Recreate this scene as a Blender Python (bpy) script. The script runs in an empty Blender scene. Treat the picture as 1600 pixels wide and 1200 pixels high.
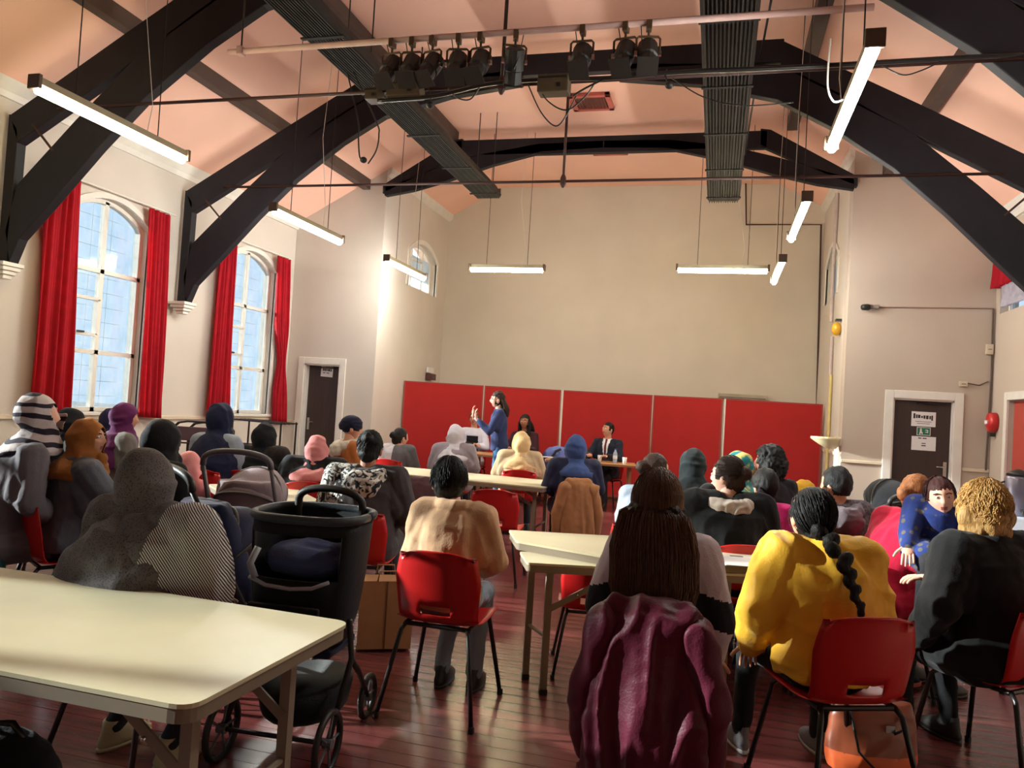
import bpy, math, random
import numpy as np
from mathutils import Matrix, Vector
from mathutils.geometry import tessellate_polygon
random.seed(7)
PI = math.pi
scn = bpy.context.scene
COL = scn.collection

# ------------------------------------------------------------------ camera
CAM_H, FPX = 1.5, 1197.1
yaw, pitch, roll = [math.radians(a) for a in (15.046, 1.745, 3.519)]
_f = np.array([-math.sin(yaw)*math.cos(pitch), math.cos(yaw)*math.cos(pitch), math.sin(pitch)])
_r = np.array([math.cos(yaw), math.sin(yaw), 0.0]); _u = np.cross(_r, _f)
_r2 = math.cos(roll)*_r + math.sin(roll)*_u; _u2 = -math.sin(roll)*_r + math.cos(roll)*_u
cam_d = bpy.data.cameras.new('camera'); cam = bpy.data.objects.new('camera', cam_d); COL.objects.link(cam)
cam_d.sensor_width = 36; cam_d.lens = 36*FPX/1600; cam_d.clip_start = .05
cam.matrix_world = Matrix(((_r2[0], _u2[0], -_f[0], 0), (_r2[1], _u2[1], -_f[1], 0), (_r2[2], _u2[2], -_f[2], CAM_H), (0, 0, 0, 1)))
scn.camera = cam
def at(px, py, X=None, Y=None, Z=None):
    "the point of the room seen at a pixel of the photograph, on a known plane"
    d = _r2*(px-800)/FPX + _u2*(600-py)/FPX + _f
    t = X/d[0] if X is not None else (Y/d[1] if Y is not None else (Z-CAM_H)/d[2])
    return Vector((d[0]*t, d[1]*t, CAM_H+d[2]*t))

# ------------------------------------------------------------------ world, sun, exposure
w = bpy.data.worlds.new('world'); scn.world = w; w.use_nodes = True
nt = w.node_tree; bg = nt.nodes['Background']
tc = nt.nodes.new('ShaderNodeTexCoord'); sx = nt.nodes.new('ShaderNodeSeparateXYZ')
cr = nt.nodes.new('ShaderNodeValToRGB')
cr.color_ramp.elements[0].color = (.80, .87, .93, 1); cr.color_ramp.elements[1].color = (.58, .74, .94, 1)
nt.links.new(tc.outputs['Generated'], sx.inputs[0]); nt.links.new(sx.outputs['Z'], cr.inputs[0])
nt.links.new(cr.outputs[0], bg.inputs[0]); bg.inputs[1].default_value = 1.15
sun_d = bpy.data.lights.new('sun', 'SUN'); sun = bpy.data.objects.new('sun', sun_d); COL.objects.link(sun)
sun_d.energy = 15; sun_d.angle = math.radians(1.2); sun_d.color = (1, .90, .76)
to_sun = Vector((-1, -.15, .262))
sun.rotation_euler = to_sun.to_track_quat('Z', 'Y').to_euler(); sun.location = (-12, 3, 6)
TUBE = 86.0
scn.view_settings.view_transform = 'Standard'; scn.view_settings.look = 'None'
scn.view_settings.exposure = 1.0; scn.view_settings.gamma = 1; scn.view_settings.use_curve_mapping = False

# ------------------------------------------------------------------ materials
def lin(c):
    return tuple((v/255/12.92 if v/255 <= .04045 else ((v/255+.055)/1.055)**2.4) for v in c)
MATS = {}
def mat(name, rgb, rough=.8, var=.12, scale=8, bump=0, bscale=60, metal=0, spec=.5, sheen=0, trans=0, kind='noise', rgb2=None, stretch=(1, 1, 1), coat=0):
    if name in MATS: return MATS[name]
    m = bpy.data.materials.new(name); m.use_nodes = True; n = m.node_tree.nodes; l = m.node_tree.links
    b = n['Principled BSDF']; b.inputs['Roughness'].default_value = rough; b.inputs['Metallic'].default_value = metal
    b.inputs['Specular IOR Level'].default_value = spec; b.inputs['Sheen Weight'].default_value = sheen
    b.inputs['Coat Weight'].default_value = coat
    t = n.new('ShaderNodeTexCoord'); mp = n.new('ShaderNodeMapping'); mp.inputs['Scale'].default_value = stretch
    l.new(t.outputs['Object'], mp.inputs[0])
    c = lin(rgb); r = n.new('ShaderNodeValToRGB')
    if kind == 'noise':
        x = n.new('ShaderNodeTexNoise'); x.inputs['Scale'].default_value = scale; x.inputs['Detail'].default_value = 5; out = x.outputs[0]
        r.color_ramp.elements[0].position = .3; r.color_ramp.elements[1].position = .7
    elif kind == 'stripes':
        x = n.new('ShaderNodeTexWave'); x.inputs['Scale'].default_value = scale; x.inputs['Distortion'].default_value = 1.2; x.inputs['Detail'].default_value = 1; x.bands_direction = 'DIAGONAL'; out = x.outputs[0]
        r.color_ramp.elements[0].position = .45; r.color_ramp.elements[1].position = .55
    elif kind == 'bands':
        x = n.new('ShaderNodeTexWave'); x.inputs['Scale'].default_value = scale; x.inputs['Distortion'].default_value = 4; x.inputs['Detail'].default_value = 2; x.bands_direction = 'Z'; out = x.outputs[0]
        r.color_ramp.elements[0].position = .30; r.color_ramp.elements[1].position = .38
    elif kind == 'spots':
        x = n.new('ShaderNodeTexVoronoi'); x.inputs['Scale'].default_value = scale; out = x.outputs[0]
        r.color_ramp.elements[0].position = .28; r.color_ramp.elements[1].position = .36
    elif kind == 'marble':
        x = n.new('ShaderNodeTexNoise'); x.inputs['Scale'].default_value = scale; x.inputs['Detail'].default_value = 3; x.inputs['Distortion'].default_value = 1.5; out = x.outputs[0]
        r.color_ramp.elements[0].position = .46; r.color_ramp.elements[1].position = .54
    l.new(mp.outputs[0], x.inputs[0]); l.new(out, r.inputs[0]); l.new(r.outputs[0], b.inputs['Base Color'])
    c2 = lin(rgb2) if rgb2 else tuple(v*(1-var) for v in c)
    if not rgb2: c = tuple(min(1, v*(1+var*.6)) for v in c)
    r.color_ramp.elements[0].color = (*c2, 1); r.color_ramp.elements[1].color = (*c, 1)
    if bump:
        x2 = n.new('ShaderNodeTexNoise'); x2.inputs['Scale'].default_value = bscale; x2.inputs['Detail'].default_value = 3
        l.new(mp.outputs[0], x2.inputs[0])
        bp = n.new('ShaderNodeBump'); bp.inputs['Strength'].default_value = bump; bp.inputs['Distance'].default_value = .01
        l.new(x2.outputs[0], bp.inputs['Height']); l.new(bp.outputs[0], b.inputs['Normal'])
    if trans:
        tr = n.new('ShaderNodeBsdfTranslucent'); mx = n.new('ShaderNodeMixShader'); mx.inputs[0].default_value = trans
        l.new(r.outputs[0], tr.inputs[0]); l.new(b.outputs[0], mx.inputs[1]); l.new(tr.outputs[0], mx.inputs[2])
        l.new(mx.outputs[0], n['Material Output'].inputs[0])
    MATS[name] = m; return m
def emit(name, rgb, s):
    m = bpy.data.materials.new(name); m.use_nodes = True; n = m.node_tree.nodes; l = m.node_tree.links
    e = n.new('ShaderNodeEmission'); e.inputs[0].default_value = (*lin(rgb), 1); e.inputs[1].default_value = s
    l.new(e.outputs[0], n['Material Output'].inputs[0]); return m
def glassmat(name, tint, mixv, wave=False):
    m = bpy.data.materials.new(name); m.use_nodes = True; n = m.node_tree.nodes; l = m.node_tree.links
    tr = n.new('ShaderNodeBsdfTransparent'); tr.inputs[0].default_value = (*tint, 1)
    g = n.new('ShaderNodeBsdfGlossy'); g.inputs['Roughness'].default_value = .08
    mx = n.new('ShaderNodeMixShader'); mx.inputs[0].default_value = mixv
    x = n.new('ShaderNodeTexNoise'); x.inputs['Scale'].default_value = 3; r = n.new('ShaderNodeValToRGB')
    r.color_ramp.elements[0].color = (tint[0]*.86, tint[1]*.92, tint[2]*.95, 1); r.color_ramp.elements[1].color = (*tint, 1)
    r.color_ramp.elements[0].position = .35; r.color_ramp.elements[1].position = .65
    l.new(x.outputs[0], r.inputs[0]); l.new(r.outputs[0], tr.inputs[0])
    l.new(tr.outputs[0], mx.inputs[1]); l.new(g.outputs[0], mx.inputs[2]); l.new(mx.outputs[0], n['Material Output'].inputs[0]); return m

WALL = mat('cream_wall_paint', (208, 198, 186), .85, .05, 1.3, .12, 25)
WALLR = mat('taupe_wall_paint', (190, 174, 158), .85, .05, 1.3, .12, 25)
CEIL = mat('salmon_ceiling_paint', (242, 192, 170), .85, .06, .9, .1, 20)
WHITE = mat('white_gloss_paint', (226, 220, 210), .45, .05, 6)
BEAM = mat('black_beam_paint', (32, 30, 36), .6, .2, 5, .15, 20, spec=.3)
PURL = mat('brown_purlin_paint', (84, 66, 58), .7, .15, 5)
RODM = mat('dark_rod_iron', (66, 40, 36), .55, .2, 9, spec=.3)
PINKPIPE = mat('pink_painted_pipe', (196, 160, 152), .5, .08, 9)
FLOORM = mat('red_brown_floor_varnish', (112, 56, 54), .26, .35, 2.2, .12, 9, stretch=(.5, 6, 1), spec=.6)
REDP = mat('red_moulded_plastic', (190, 26, 26), .33, .06, 5, spec=.5)
REDS = mat('red_screen_fabric', (166, 26, 25), .9, .07, 3, .1, 150)
TUBEM = mat('black_tube_steel', (26, 24, 24), .35, .15, 12, spec=.6)
CHROME = mat('bright_steel', (190, 188, 185), .25, .1, 12, metal=1)
TOPM = mat('cream_laminate', (206, 196, 164), .38, .08, 3.5, .03, 40)
APRON = mat('grey_beige_table_steel', (132, 118, 100), .5, .08, 8)
WOODT = mat('light_beech_laminate', (176, 124, 78), .45, .15, 4, stretch=(1, 8, 1))
CURT = mat('red_curtain_cotton', (206, 22, 44), .85, .12, 9, .1, 120, trans=.45)
NET = mat('white_net_curtain', (214, 206, 214), .9, .2, 14, trans=.5)
DOORM = mat('dark_brown_door_veneer', (58, 42, 38), .5, .15, 4, stretch=(6, 6, .6))
PAPER = mat('white_paper', (226, 222, 220), .8, .03, 20)
INK = mat('black_print', (50, 46, 48), .8, .1, 40)
GREEN = mat('green_sign_print', (30, 110, 82), .6, .06, 30)
SIGNRED = mat('red_gloss_casing', (196, 40, 40), .4, .06, 20)
GREYM = mat('grey_heater_casing', (52, 46, 42), .75, .2, 8, spec=.2)
DGREY = mat('dark_grille_metal', (36, 32, 30), .75, .2, 10, spec=.2)
BLK = mat('black_lamp_housing', (34, 30, 28), .5, .25, 12, .1, 60)
BRONZE = mat('worn_bronze_yoke', (92, 70, 50), .5, .2, 14, metal=.4)
FIXM = mat('cream_batten_casing', (158, 146, 118), .5, .06, 12)
FIXE = mat('brown_end_cap', (96, 76, 62), .5, .1, 12)
VENT = mat('pink_vent_frame', (190, 98, 86), .6, .08, 12)
VENTD = mat('brown_vent_slat', (116, 66, 58), .7, .1, 12)
WARMT = emit('warm_fluorescent_tube', (255, 240, 190), TUBE*.62)
COOLT = emit('cool_fluorescent_tube', (248, 248, 240), TUBE)
GLASS = glassmat('window_glass', (.66, .70, .73), .05)
SKIN = mat('light_skin', (206, 150, 122), .55, .06, 14, spec=.4)
SKINP = mat('pale_skin', (222, 172, 150), .55, .05, 14, spec=.4)
SKIND = mat('tan_skin', (164, 108, 80), .55, .06, 14, spec=.4)
LIP = mat('lip_pink', (168, 84, 76), .5, .05, 20)
EYEW = mat('eye_white', (222, 214, 206), .3, .02, 30)
EYED = mat('dark_iris', (34, 24, 20), .25, .02, 30)

# ------------------------------------------------------------------ mesh helpers
class MB:
    def __init__(s): s.v = []; s.f = []; s.m = []; s.cur = 0
    def add(s, vs, fs):
        o = len(s.v); s.v += [tuple(p) for p in vs]; s.f += [tuple(i+o for i in f) for f in fs]; s.m += [s.cur]*len(fs); return s
    def box(s, lo, hi, M=None):
        x0, y0, z0 = lo; x1, y1, z1 = hi
        vs = [(x0, y0, z0), (x1, y0, z0), (x1, y1, z0), (x0, y1, z0), (x0, y0, z1), (x1, y0, z1), (x1, y1, z1), (x0, y1, z1)]
        if M is not None: vs = [tuple(M @ Vector(p)) for p in vs]
        return s.add(vs, [(3, 2, 1, 0), (4, 5, 6, 7), (0, 1, 5, 4), (1, 2, 6, 5), (2, 3, 7, 6), (3, 0, 4, 7)])
    def cbox(s, c, d, M=None):
        return s.box([c[i]-d[i]/2 for i in range(3)], [c[i]+d[i]/2 for i in range(3)], M)
    def tube(s, pts, r, n=8, cap=True):
        pts = [Vector(p) for p in pts]; rs = r if isinstance(r, (list, tuple)) else [r]*len(pts)
        vs = []; up = None
        for i, p in enumerate(pts):
            d = (pts[min(i+1, len(pts)-1)]-pts[max(i-1, 0)]).normalized()
            if up is None: up = Vector((0, 0, 1)) if abs(d.z) < .9 else Vector((1, 0, 0))
            a = d.cross(up); a = a.normalized() if a.length > 1e-6 else d.orthogonal().normalized()
            b = a.cross(d).normalized(); up = b
            for k in range(n):
                t = 2*PI*k/n; vs.append(p+a*(rs[i]*math.cos(t))+b*(rs[i]*math.sin(t)))
        fs = [(i*n+k, i*n+(k+1) % n, (i+1)*n+(k+1) % n, (i+1)*n+k) for i in range(len(pts)-1) for k in range(n)]
        if cap: fs += [tuple(range(n))[::-1], tuple((len(pts)-1)*n+k for k in range(n))]
        return s.add(vs, fs)
    def loft(s, rings, n=20, cap=True):
        "rings: (centre, rx, ry) horizontal ellipses"
        vs = []
        for c, rx, ry in rings:
            for k in range(n):
                t = 2*PI*k/n; vs.append((c[0]+rx*math.cos(t), c[1]+ry*math.sin(t), c[2]))
        fs = [(i*n+k, i*n+(k+1) % n, (i+1)*n+(k+1) % n, (i+1)*n+k) for i in range(len(rings)-1) for k in range(n)]
        if cap: fs += [tuple(range(n))[::-1], tuple((len(rings)-1)*n+k for k in range(n))]
        return s.add(vs, fs)
    def ell(s, c, r, R=None, nu=16, nv=10):
        vs = []; fs = []
        for i in range(nv+1):
            ph = PI*i/nv
            for k in range(nu):
                t = 2*PI*k/nu; p = Vector((r[0]*math.sin(ph)*math.cos(t), r[1]*math.sin(ph)*math.sin(t), r[2]*math.cos(ph)))
                if R is not None: p = R @ p
                vs.append((c[0]+p.x, c[1]+p.y, c[2]+p.z))
        for i in range(nv):
            for k in range(nu):
                a, b, d, e = i*nu+k, i*nu+(k+1) % nu, (i+1)*nu+(k+1) % nu, (i+1)*nu+k
                fs.append((a, e, d, b))
        return s.add(vs, fs)
    def cap(s, p0, p1, r0, r1, n=12):
        "tapered capsule"
        p0, p1 = Vector(p0), Vector(p1); d = p1-p0; L = d.length or 1e-5; d = d/L
        pts = [p0-d*r0*.98, p0-d*r0*.7, p0-d*r0*.35, p0, p0+(p1-p0)*.5, p1, p1+d*r1*.35, p1+d*r1*.7, p1+d*r1*.98]
        rs = [r0*.2, r0*.71, r0*.94, r0, (r0+r1)/2, r1, r1*.94, r1*.71, r1*.2]
        return s.tube(pts, rs, n)
    def extrude(s, poly, fn, th):
        "poly: 2D points; fn maps (a,b,t) to 3D"
        n = len(poly); tris = tessellate_polygon([[Vector((a, b, 0)) for a, b in poly]])
        vs = [fn(a, b, 0) for a, b in poly]+[fn(a, b, th) for a, b in poly]
        fs = [tuple(t) for t in tris]+[tuple(i+n for i in t[::-1]) for t in tris]
        fs += [(i, (i+1) % n, n+(i+1) % n, n+i) for i in range(n)]
        return s.add(vs, fs)
    def build(s, name, mats, parent=None, smooth=False, loc=None, bevel=0):
        me = bpy.data.meshes.new(name); me.from_pydata(s.v, [], s.f)
        mats = mats if isinstance(mats, (list, tuple)) else [mats]
        for m in mats: me.materials.append(m)
        if len(mats) > 1: me.polygons.foreach_set('material_index', s.m)
        o = bpy.data.objects.new(name, me); COL.objects.link(o)
        fix_normals(me)
        if smooth: me.polygons.foreach_set('use_smooth', [True]*len(me.polygons))
        if parent: o.parent = parent
        if loc: o.location = loc
        if bevel:
            b = o.modifiers.new('b', 'BEVEL'); b.width = bevel; b.segments = 2; b.limit_method = 'ANGLE'
        return o
import bmesh
def fix_normals(me):
    bm = bmesh.new(); bm.from_mesh(me); bmesh.ops.recalc_face_normals(bm, faces=bm.faces); bm.to_mesh(me); bm.free()
def tag(o, label=None, cat=None, group=None, kind=None):
    if label: o['label'] = label
    if cat: o['category'] = cat
    if group: o['group'] = group
    if kind: o['kind'] = kind
    return o
def empty(name, loc=(0, 0, 0), rz=0, label=None, cat=None, group=None, kind=None):
    o = bpy.data.objects.new(name, None); COL.objects.link(o); o.location = loc; o.rotation_euler = (0, 0, rz); o.empty_display_size = .1
    return tag(o, label, cat, group, kind)
def copy_tree(o, parent=None):
    c = o.copy(); COL.objects.link(c); c.parent = parent
    for ch in list(o.children): copy_tree(ch, c)
    return c
def place(o, loc, rz, label, group=None):
    o.location = loc; o.rotation_euler = (0, 0, rz); o['label'] = label
    if group: o['group'] = group
    return o
def curve(a, b, sag, n=10):
    a, b = Vector(a), Vector(b); return [a.lerp(b, i/n)+Vector((0, 0, -sag*4*(i/n)*(1-i/n))) for i in range(n+1)]

def wall_slab(name, outer, holes, fn, th, m):
    loops = [outer]+holes; allp = [p for l in loops for p in l]
    tris = tessellate_polygon([[Vector((a, b, 0)) for a, b in l] for l in loops]); n = len(allp)
    mb = MB(); vs = [fn(a, b, 0) for a, b in allp]+[fn(a, b, th) for a, b in allp]
    fs = [tuple(t) for t in tris]+[tuple(i+n for i in t[::-1]) for t in tris]; o = 0
    for l in loops:
        k = len(l); fs += [(o+i, o+(i+1) % k, n+o+(i+1) % k, n+o+i) for i in range(k)]; o += k
    return tag(mb.add(vs, fs).build(name, m), kind='structure')
def arch(y0, y1, z0, zs, zc, n=10):
    "opening with a segmental head"
    p = [(y0, z0), (y1, z0)]
    for i in range(n+1):
        t = i/n; y = y1+(y0-y1)*t; p.append((y, zs+(zc-zs)*(1-(2*t-1)**2)))
    return p

# ------------------------------------------------------------------ room shell
XL, XR, YS, YB, AL, AR = -7.03, 3.527, 11.5, 14.55, -5.43, 1.695
YR = -5.0
CX = (XL+XR)/2; ZE, SL, ZT = 4.4, .55, 5.86
KL, KR = XL+(ZT-ZE)/SL, XR-(ZT-ZE)/SL
def zc(x): return min(ZT, ZE+SL*(x-XL), ZE+SL*(XR-x))
# floor: one object per board
fl = empty('floor', kind='structure')
MB().box((XL-.3, YR-.3, -.12), (XR+.3, YB+.3, -.022)).build('subfloor', FLOORM, fl)
bw = .105; y = 0.9; k = 0; base = None
while y < YB:
    z = random.uniform(-.0006, .0006)
    if base is None:
        base = MB().box((XL, 0, -.02), (XR, bw-.003, 0)).build('floorboard', FLOORM, fl, bevel=0); o = base
    else:
        o = base.copy(); COL.objects.link(o); o.parent = fl
    o.location = (random.uniform(-.02, 0), y, z); o.rotation_euler = (random.uniform(-.004, .004), 0, 0); y += bw; k += 1
MB().box((XL, YR, -.02), (XR, .897, 0)).build('rear_floorboards', FLOORM, fl)

WINS = [(6.86, 8.08), (9.70, 10.96), (2.15, 5.4), (.1, 1.72), (-2.4, -.6)]  # last three are out of view, added and sized to steer sunlight onto the sitters
Z0, ZS, ZCR = 1.15, 3.44, 3.66
lw = wall_slab('wall_left', [(YR, 0), (YS+.3, 0), (YS+.3, ZE+.05), (YR, ZE+.05)], [arch(a, b, Z0, ZS, ZCR) for a, b in WINS],
          lambda a, b, t: (XL-t, a, b), .22, WALL)
RW = [(6.86, 8.08)]
D2 = (10.42, 10.93)
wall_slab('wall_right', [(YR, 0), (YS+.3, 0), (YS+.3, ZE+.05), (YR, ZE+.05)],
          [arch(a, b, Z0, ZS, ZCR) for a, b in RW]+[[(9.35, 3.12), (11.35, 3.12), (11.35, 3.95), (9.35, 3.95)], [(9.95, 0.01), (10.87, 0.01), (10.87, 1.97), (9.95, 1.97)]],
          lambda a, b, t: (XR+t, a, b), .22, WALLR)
def gable(x0, x1):
    pts = [(x0, 0), (x1, 0), (x1, zc(x1)+.03)]
    for k in (KR, KL):
        if x0 < k < x1: pts.append((k, ZT+.03))
    return pts+[(x0, zc(x0)+.03)]
DLX, DRX = (-6.70, -6.05), (2.33, 3.08)
wall_slab('wall_shoulder_left', gable(XL, AL), [[(DLX[0], 0.01), (DLX[1], 0.01), (DLX[1], 2.02), (DLX[0], 2.02)]], lambda a, b, t: (a, YS+t, b), .3, WALL)
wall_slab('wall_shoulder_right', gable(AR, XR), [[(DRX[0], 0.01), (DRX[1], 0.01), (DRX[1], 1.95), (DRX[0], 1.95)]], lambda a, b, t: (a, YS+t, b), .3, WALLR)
wall_slab('wall_alcove_left', [(YS+.3, 0), (YB+.2, 0), (YB+.2, zc(AL)+.05), (YS+.3, zc(AL)+.05)], [arch(12.62, 13.98, 3.56, 4.18, 4.42)], lambda a, b, t: (AL-t, a, b), .3, WALL)
wall_slab('wall_alcove_right', [(YS+.3, 0), (YB+.2, 0), (YB+.2, zc(AR)+.05), (YS+.3, zc(AR)+.05)], [arch(12.62, 13.98, 3.56, 4.18, 4.42)], lambda a, b, t: (AR+t, a, b), .3, WALL)
wall_slab('wall_back', gable(AL, AR), [], lambda a, b, t: (a, YB+t, b), .2, WALL)
wall_slab('wall_rear', gable(XL, XR), [], lambda a, b, t: (a, YR-t, b), .3, WALL)
m = MB()
prof = [(XL-.3, ZE-.165), (KL, ZT), (KR, ZT), (XR+.3, ZE-.165), (XR+.3, ZE+.1), (KR, ZT+.2), (KL, ZT+.2), (XL-.3, ZE+.1)]
m.extrude(prof, lambda a, b, t: (a, YR-.3+t, b), YB-YR+.7)
tag(m.build('ceiling', CEIL), kind='structure')
tag(MB().box((-60, -40, -.6), (60, 60, -.5)).build('ground', mat('pale_yard_concrete', (150, 148, 142), .9, .1, 2)), kind='structure')
# cornices, dado rails, skirting
def strip(name, pts, prof, m_=WHITE):
    "profile given as two corner offsets, swept by boxes"
    mb = MB()
    for (a, b) in zip(pts[:-1], pts[1:]):
        mb.box([min(a[i], b[i])+prof[0][i] for i in range(3)], [max(a[i], b[i])+prof[1][i] for i in range(3)])
    return tag(mb.build(name, m_, bevel=.008), kind='structure')
mb = MB(); mb.extrude([(XL, ZE-.12), (XL+.03, ZE-.12), (XL+.05, ZE-.06), (XL+.13, ZE+.05), (XL, ZE+.08)], lambda a, b, t: (a, YR+t, b), YS-YR); tag(mb.build('trim_1', WHITE), kind='structure')
mb = MB(); mb.extrude([(XR, ZE-.12), (XR-.03, ZE-.12), (XR-.05, ZE-.06), (XR-.13, ZE+.05), (XR, ZE+.08)], lambda a, b, t: (a, YR+t, b), YS-YR); tag(mb.build('trim_2', WHITE), kind='structure')
mb = MB(); mb.extrude([(AL, zc(AL)-.1), (AL+.06, zc(AL)-.05), (AL+.08, zc(AL)+.04), (AL, zc(AL)+.05)], lambda a, b, t: (a, YS+t, b), YB-YS); tag(mb.build('trim_3', WHITE), kind='structure')
mb = MB(); mb.extrude([(AR, zc(AR)-.1), (AR-.06, zc(AR)-.05), (AR-.08, zc(AR)+.04), (AR, zc(AR)+.05)], lambda a, b, t: (a, YS+t, b), YB-YS); tag(mb.build('trim_4', WHITE), kind='structure')
DADO = mat('cream_dado_gloss', (214, 198, 172), .5, .05, 6)
strip('trim_5', [(XL, YR, 1.06), (XL, YS, 1.06)], ((0, 0, 0), (.03, 0, .05)), DADO)
strip('trim_6', [(AR, YS, 1.02), (DRX[0]-.1, YS, 1.02)], ((0, -.025, 0), (0, 0, .045)), DADO)
strip('trim_7', [(DRX[1]+.12, YS, 1.02), (XR, YS, 1.02)], ((0, -.025, 0), (0, 0, .045)), DADO)
strip('trim_8', [(XL, YS, 1.02), (DLX[0]-.12, YS, 1.02)], ((0, -.025, 0), (0, 0, .045)), DADO)
strip('trim_9', [(AR, YB-.03, ZE-3.3), (AR, YS+.02, ZE-3.3)], ((-.02, 0, 0), (0, 0, .045)), DADO)
strip('baseboard_left', [(XL, YR, 0), (XL, YS, 0)], ((0, 0, 0), (.025, 0, .16)), DADO)
strip('baseboard_right', [(XR, YR, 0), (XR, 9.8, 0)], ((-.025, 0, 0), (0, 0, .16)), DADO)
strip('baseboard_back', [(AL, YB, 0), (AR, YB, 0)], ((0, -.025, 0), (0, 0, .16)), DADO)

# ------------------------------------------------------------------ windows
def bar3(mb, a, b, wd, fn, d0=.0, d1=.06):
    "frame bar in wall plane from a to b (y,z)"
    a, b = Vector(a), Vector(b); d = (b-a).normalized(); nrm = Vector((-d.y, d.x))*wd/2
    mb.extrude([tuple(a-nrm), tuple(b-nrm), tuple(b+nrm), tuple(a+nrm)], lambda p, q, t: fn(p, q, d0+t), d1-d0)
def tall_window(n, y0, y1, side, guard=True, z0=Z0, zs=ZS, zcr=ZCR, label=None):
    sx = -1 if side == 'left' else 1; X = (XL if side == 'left' else XR)+sx*.09
    fn = lambda p, q, t: (X+sx*t, p, q)
    root = tag(empty(f'window_{n}', (0, 0, 0)), kind='structure')
    ar = arch(y0, y1, z0, zs, zcr, 12)
    # architrave on the wall face and sill
    mb = MB(); F0 = (XL if side == 'left' else XR)
    outp = arch(y0-.07, y1+.07, z0, zs+.02, zcr+.07, 12); n_ = len(ar)
    for i in range(1, n_):
        j = (i+1) % n_
        if i == n_-1: a0, a1, b1, b0 = ar[i], ar[0], (y0-.07, z0), outp[i]
        else: a0, a1, b1, b0 = ar[i], ar[j], outp[j], outp[i]
        mb.extrude([a0, a1, b1, b0], lambda p, q, t: (F0-sx*(-.02+t), p, q), .045)
    mb.build('architrave', WHITE, root)
    MB().box((min(F0-sx*.06, F0+sx*.2), y0-.1, z0-.04), (max(F0-sx*.06, F0+sx*.2), y1+.1, z0)).build('window_sill', WHITE, root, bevel=.006)
    # frame
    mb = MB(); inner = [(min(max(a, y0+.05), y1-.05), min(max(b, z0+.05), 9)-(.05 if b > z0+.1 else 0)) for a, b in ar]
    for i in range(n_):
        j = (i+1) % n_; mb.extrude([ar[i], ar[j], inner[j], inner[i]], lambda p, q, t: fn(p, q, t), .07)
    ym = (y0+y1)/2; t1, t2 = z0+.70, z0+1.66
    top = lambda yy: zs+(zcr-zs)*(1-((yy-y0)/(y1-y0)*2-1)**2)
    bar3(mb, (ym, z0), (ym, top(ym)-.02), .06, fn); bar3(mb, (y0, t1), (y1, t1), .05, fn); bar3(mb, (y0, t2), (y1, t2), .05, fn)
    mb.build('window_frame', WHITE, root)
    # opening light in the left column
    mb = MB(); a, b = (y0+.05, ym-.03); c0, c1 = t1+.2, t1+.62
    for p, q in (((a, c0), (b, c0)), ((a, c1), (b, c1)), ((a+.015, c0), (a+.015, c1)), ((b-.015, c0), (b-.015, c1))): bar3(mb, p, q, .035, fn, -.03, .04)
    cs = mb.build('casement', WHITE, root)
    mb = MB(); mb.cbox((X-sx*.04, (a+b)/2, c0+.02), (.02, .1, .02)); mb.build('handle', TUBEM, cs)
    def pane(poly):
        mb = MB(); mb.extrude(poly, lambda p, q, t: fn(p, q, .03+t), .004); mb.build('pane', GLASS, root)
    for (p0, p1) in ((y0+.04, ym-.02), (ym+.02, y1-.04)):
        pane([(p0, z0+.04), (p1, z0+.04), (p1, t1-.02), (p0, t1-.02)])
        if p0 < ym-.1:
            pane([(p0, t1+.02), (p1, t1+.02), (p1, c0-.01), (p0, c0-.01)]); pane([(p0, c0+.01), (p1, c0+.01), (p1, c1-.01), (p0, c1-.01)])
            pane([(p0, c1+.01), (p1, c1+.01), (p1, t2-.02), (p0, t2-.02)])
        else: pane([(p0, t1+.02), (p1, t1+.02), (p1, t2-.02), (p0, t2-.02)])
        up = [(p0+(p1-p0)*i/6, top(p0+(p1-p0)*i/6)-.03) for i in range(6, -1, -1)]
        pane([(p0, t2+.02), (p1, t2+.02)]+up)
    if guard:
        mb = MB(); Xg = X+sx*.2
        for i in range(1, 14): mb.tube([(Xg, y0-.05, z0+i*.18), (Xg, y1+.05, z0+i*.18)], .0028, 4)
        for i in range(1, 4): mb.tube([(Xg, y0+(y1-y0)*i/4, z0), (Xg, y0+(y1-y0)*i/4, zcr)], .0028, 4)
        mb.build('wire_guard', mat('weathered_guard_wire', (186, 200, 206), .6), root)
for i, (a, b) in enumerate(WINS): tall_window(i+1, a, b, 'left', guard=i < 3)
for i, (a, b) in enumerate(RW): tall_window(i+6, a, b, 'right', guard=False)
FROST = mat('frosted_pane', (200, 214, 222), .6, .05, 6, trans=.85)
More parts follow.
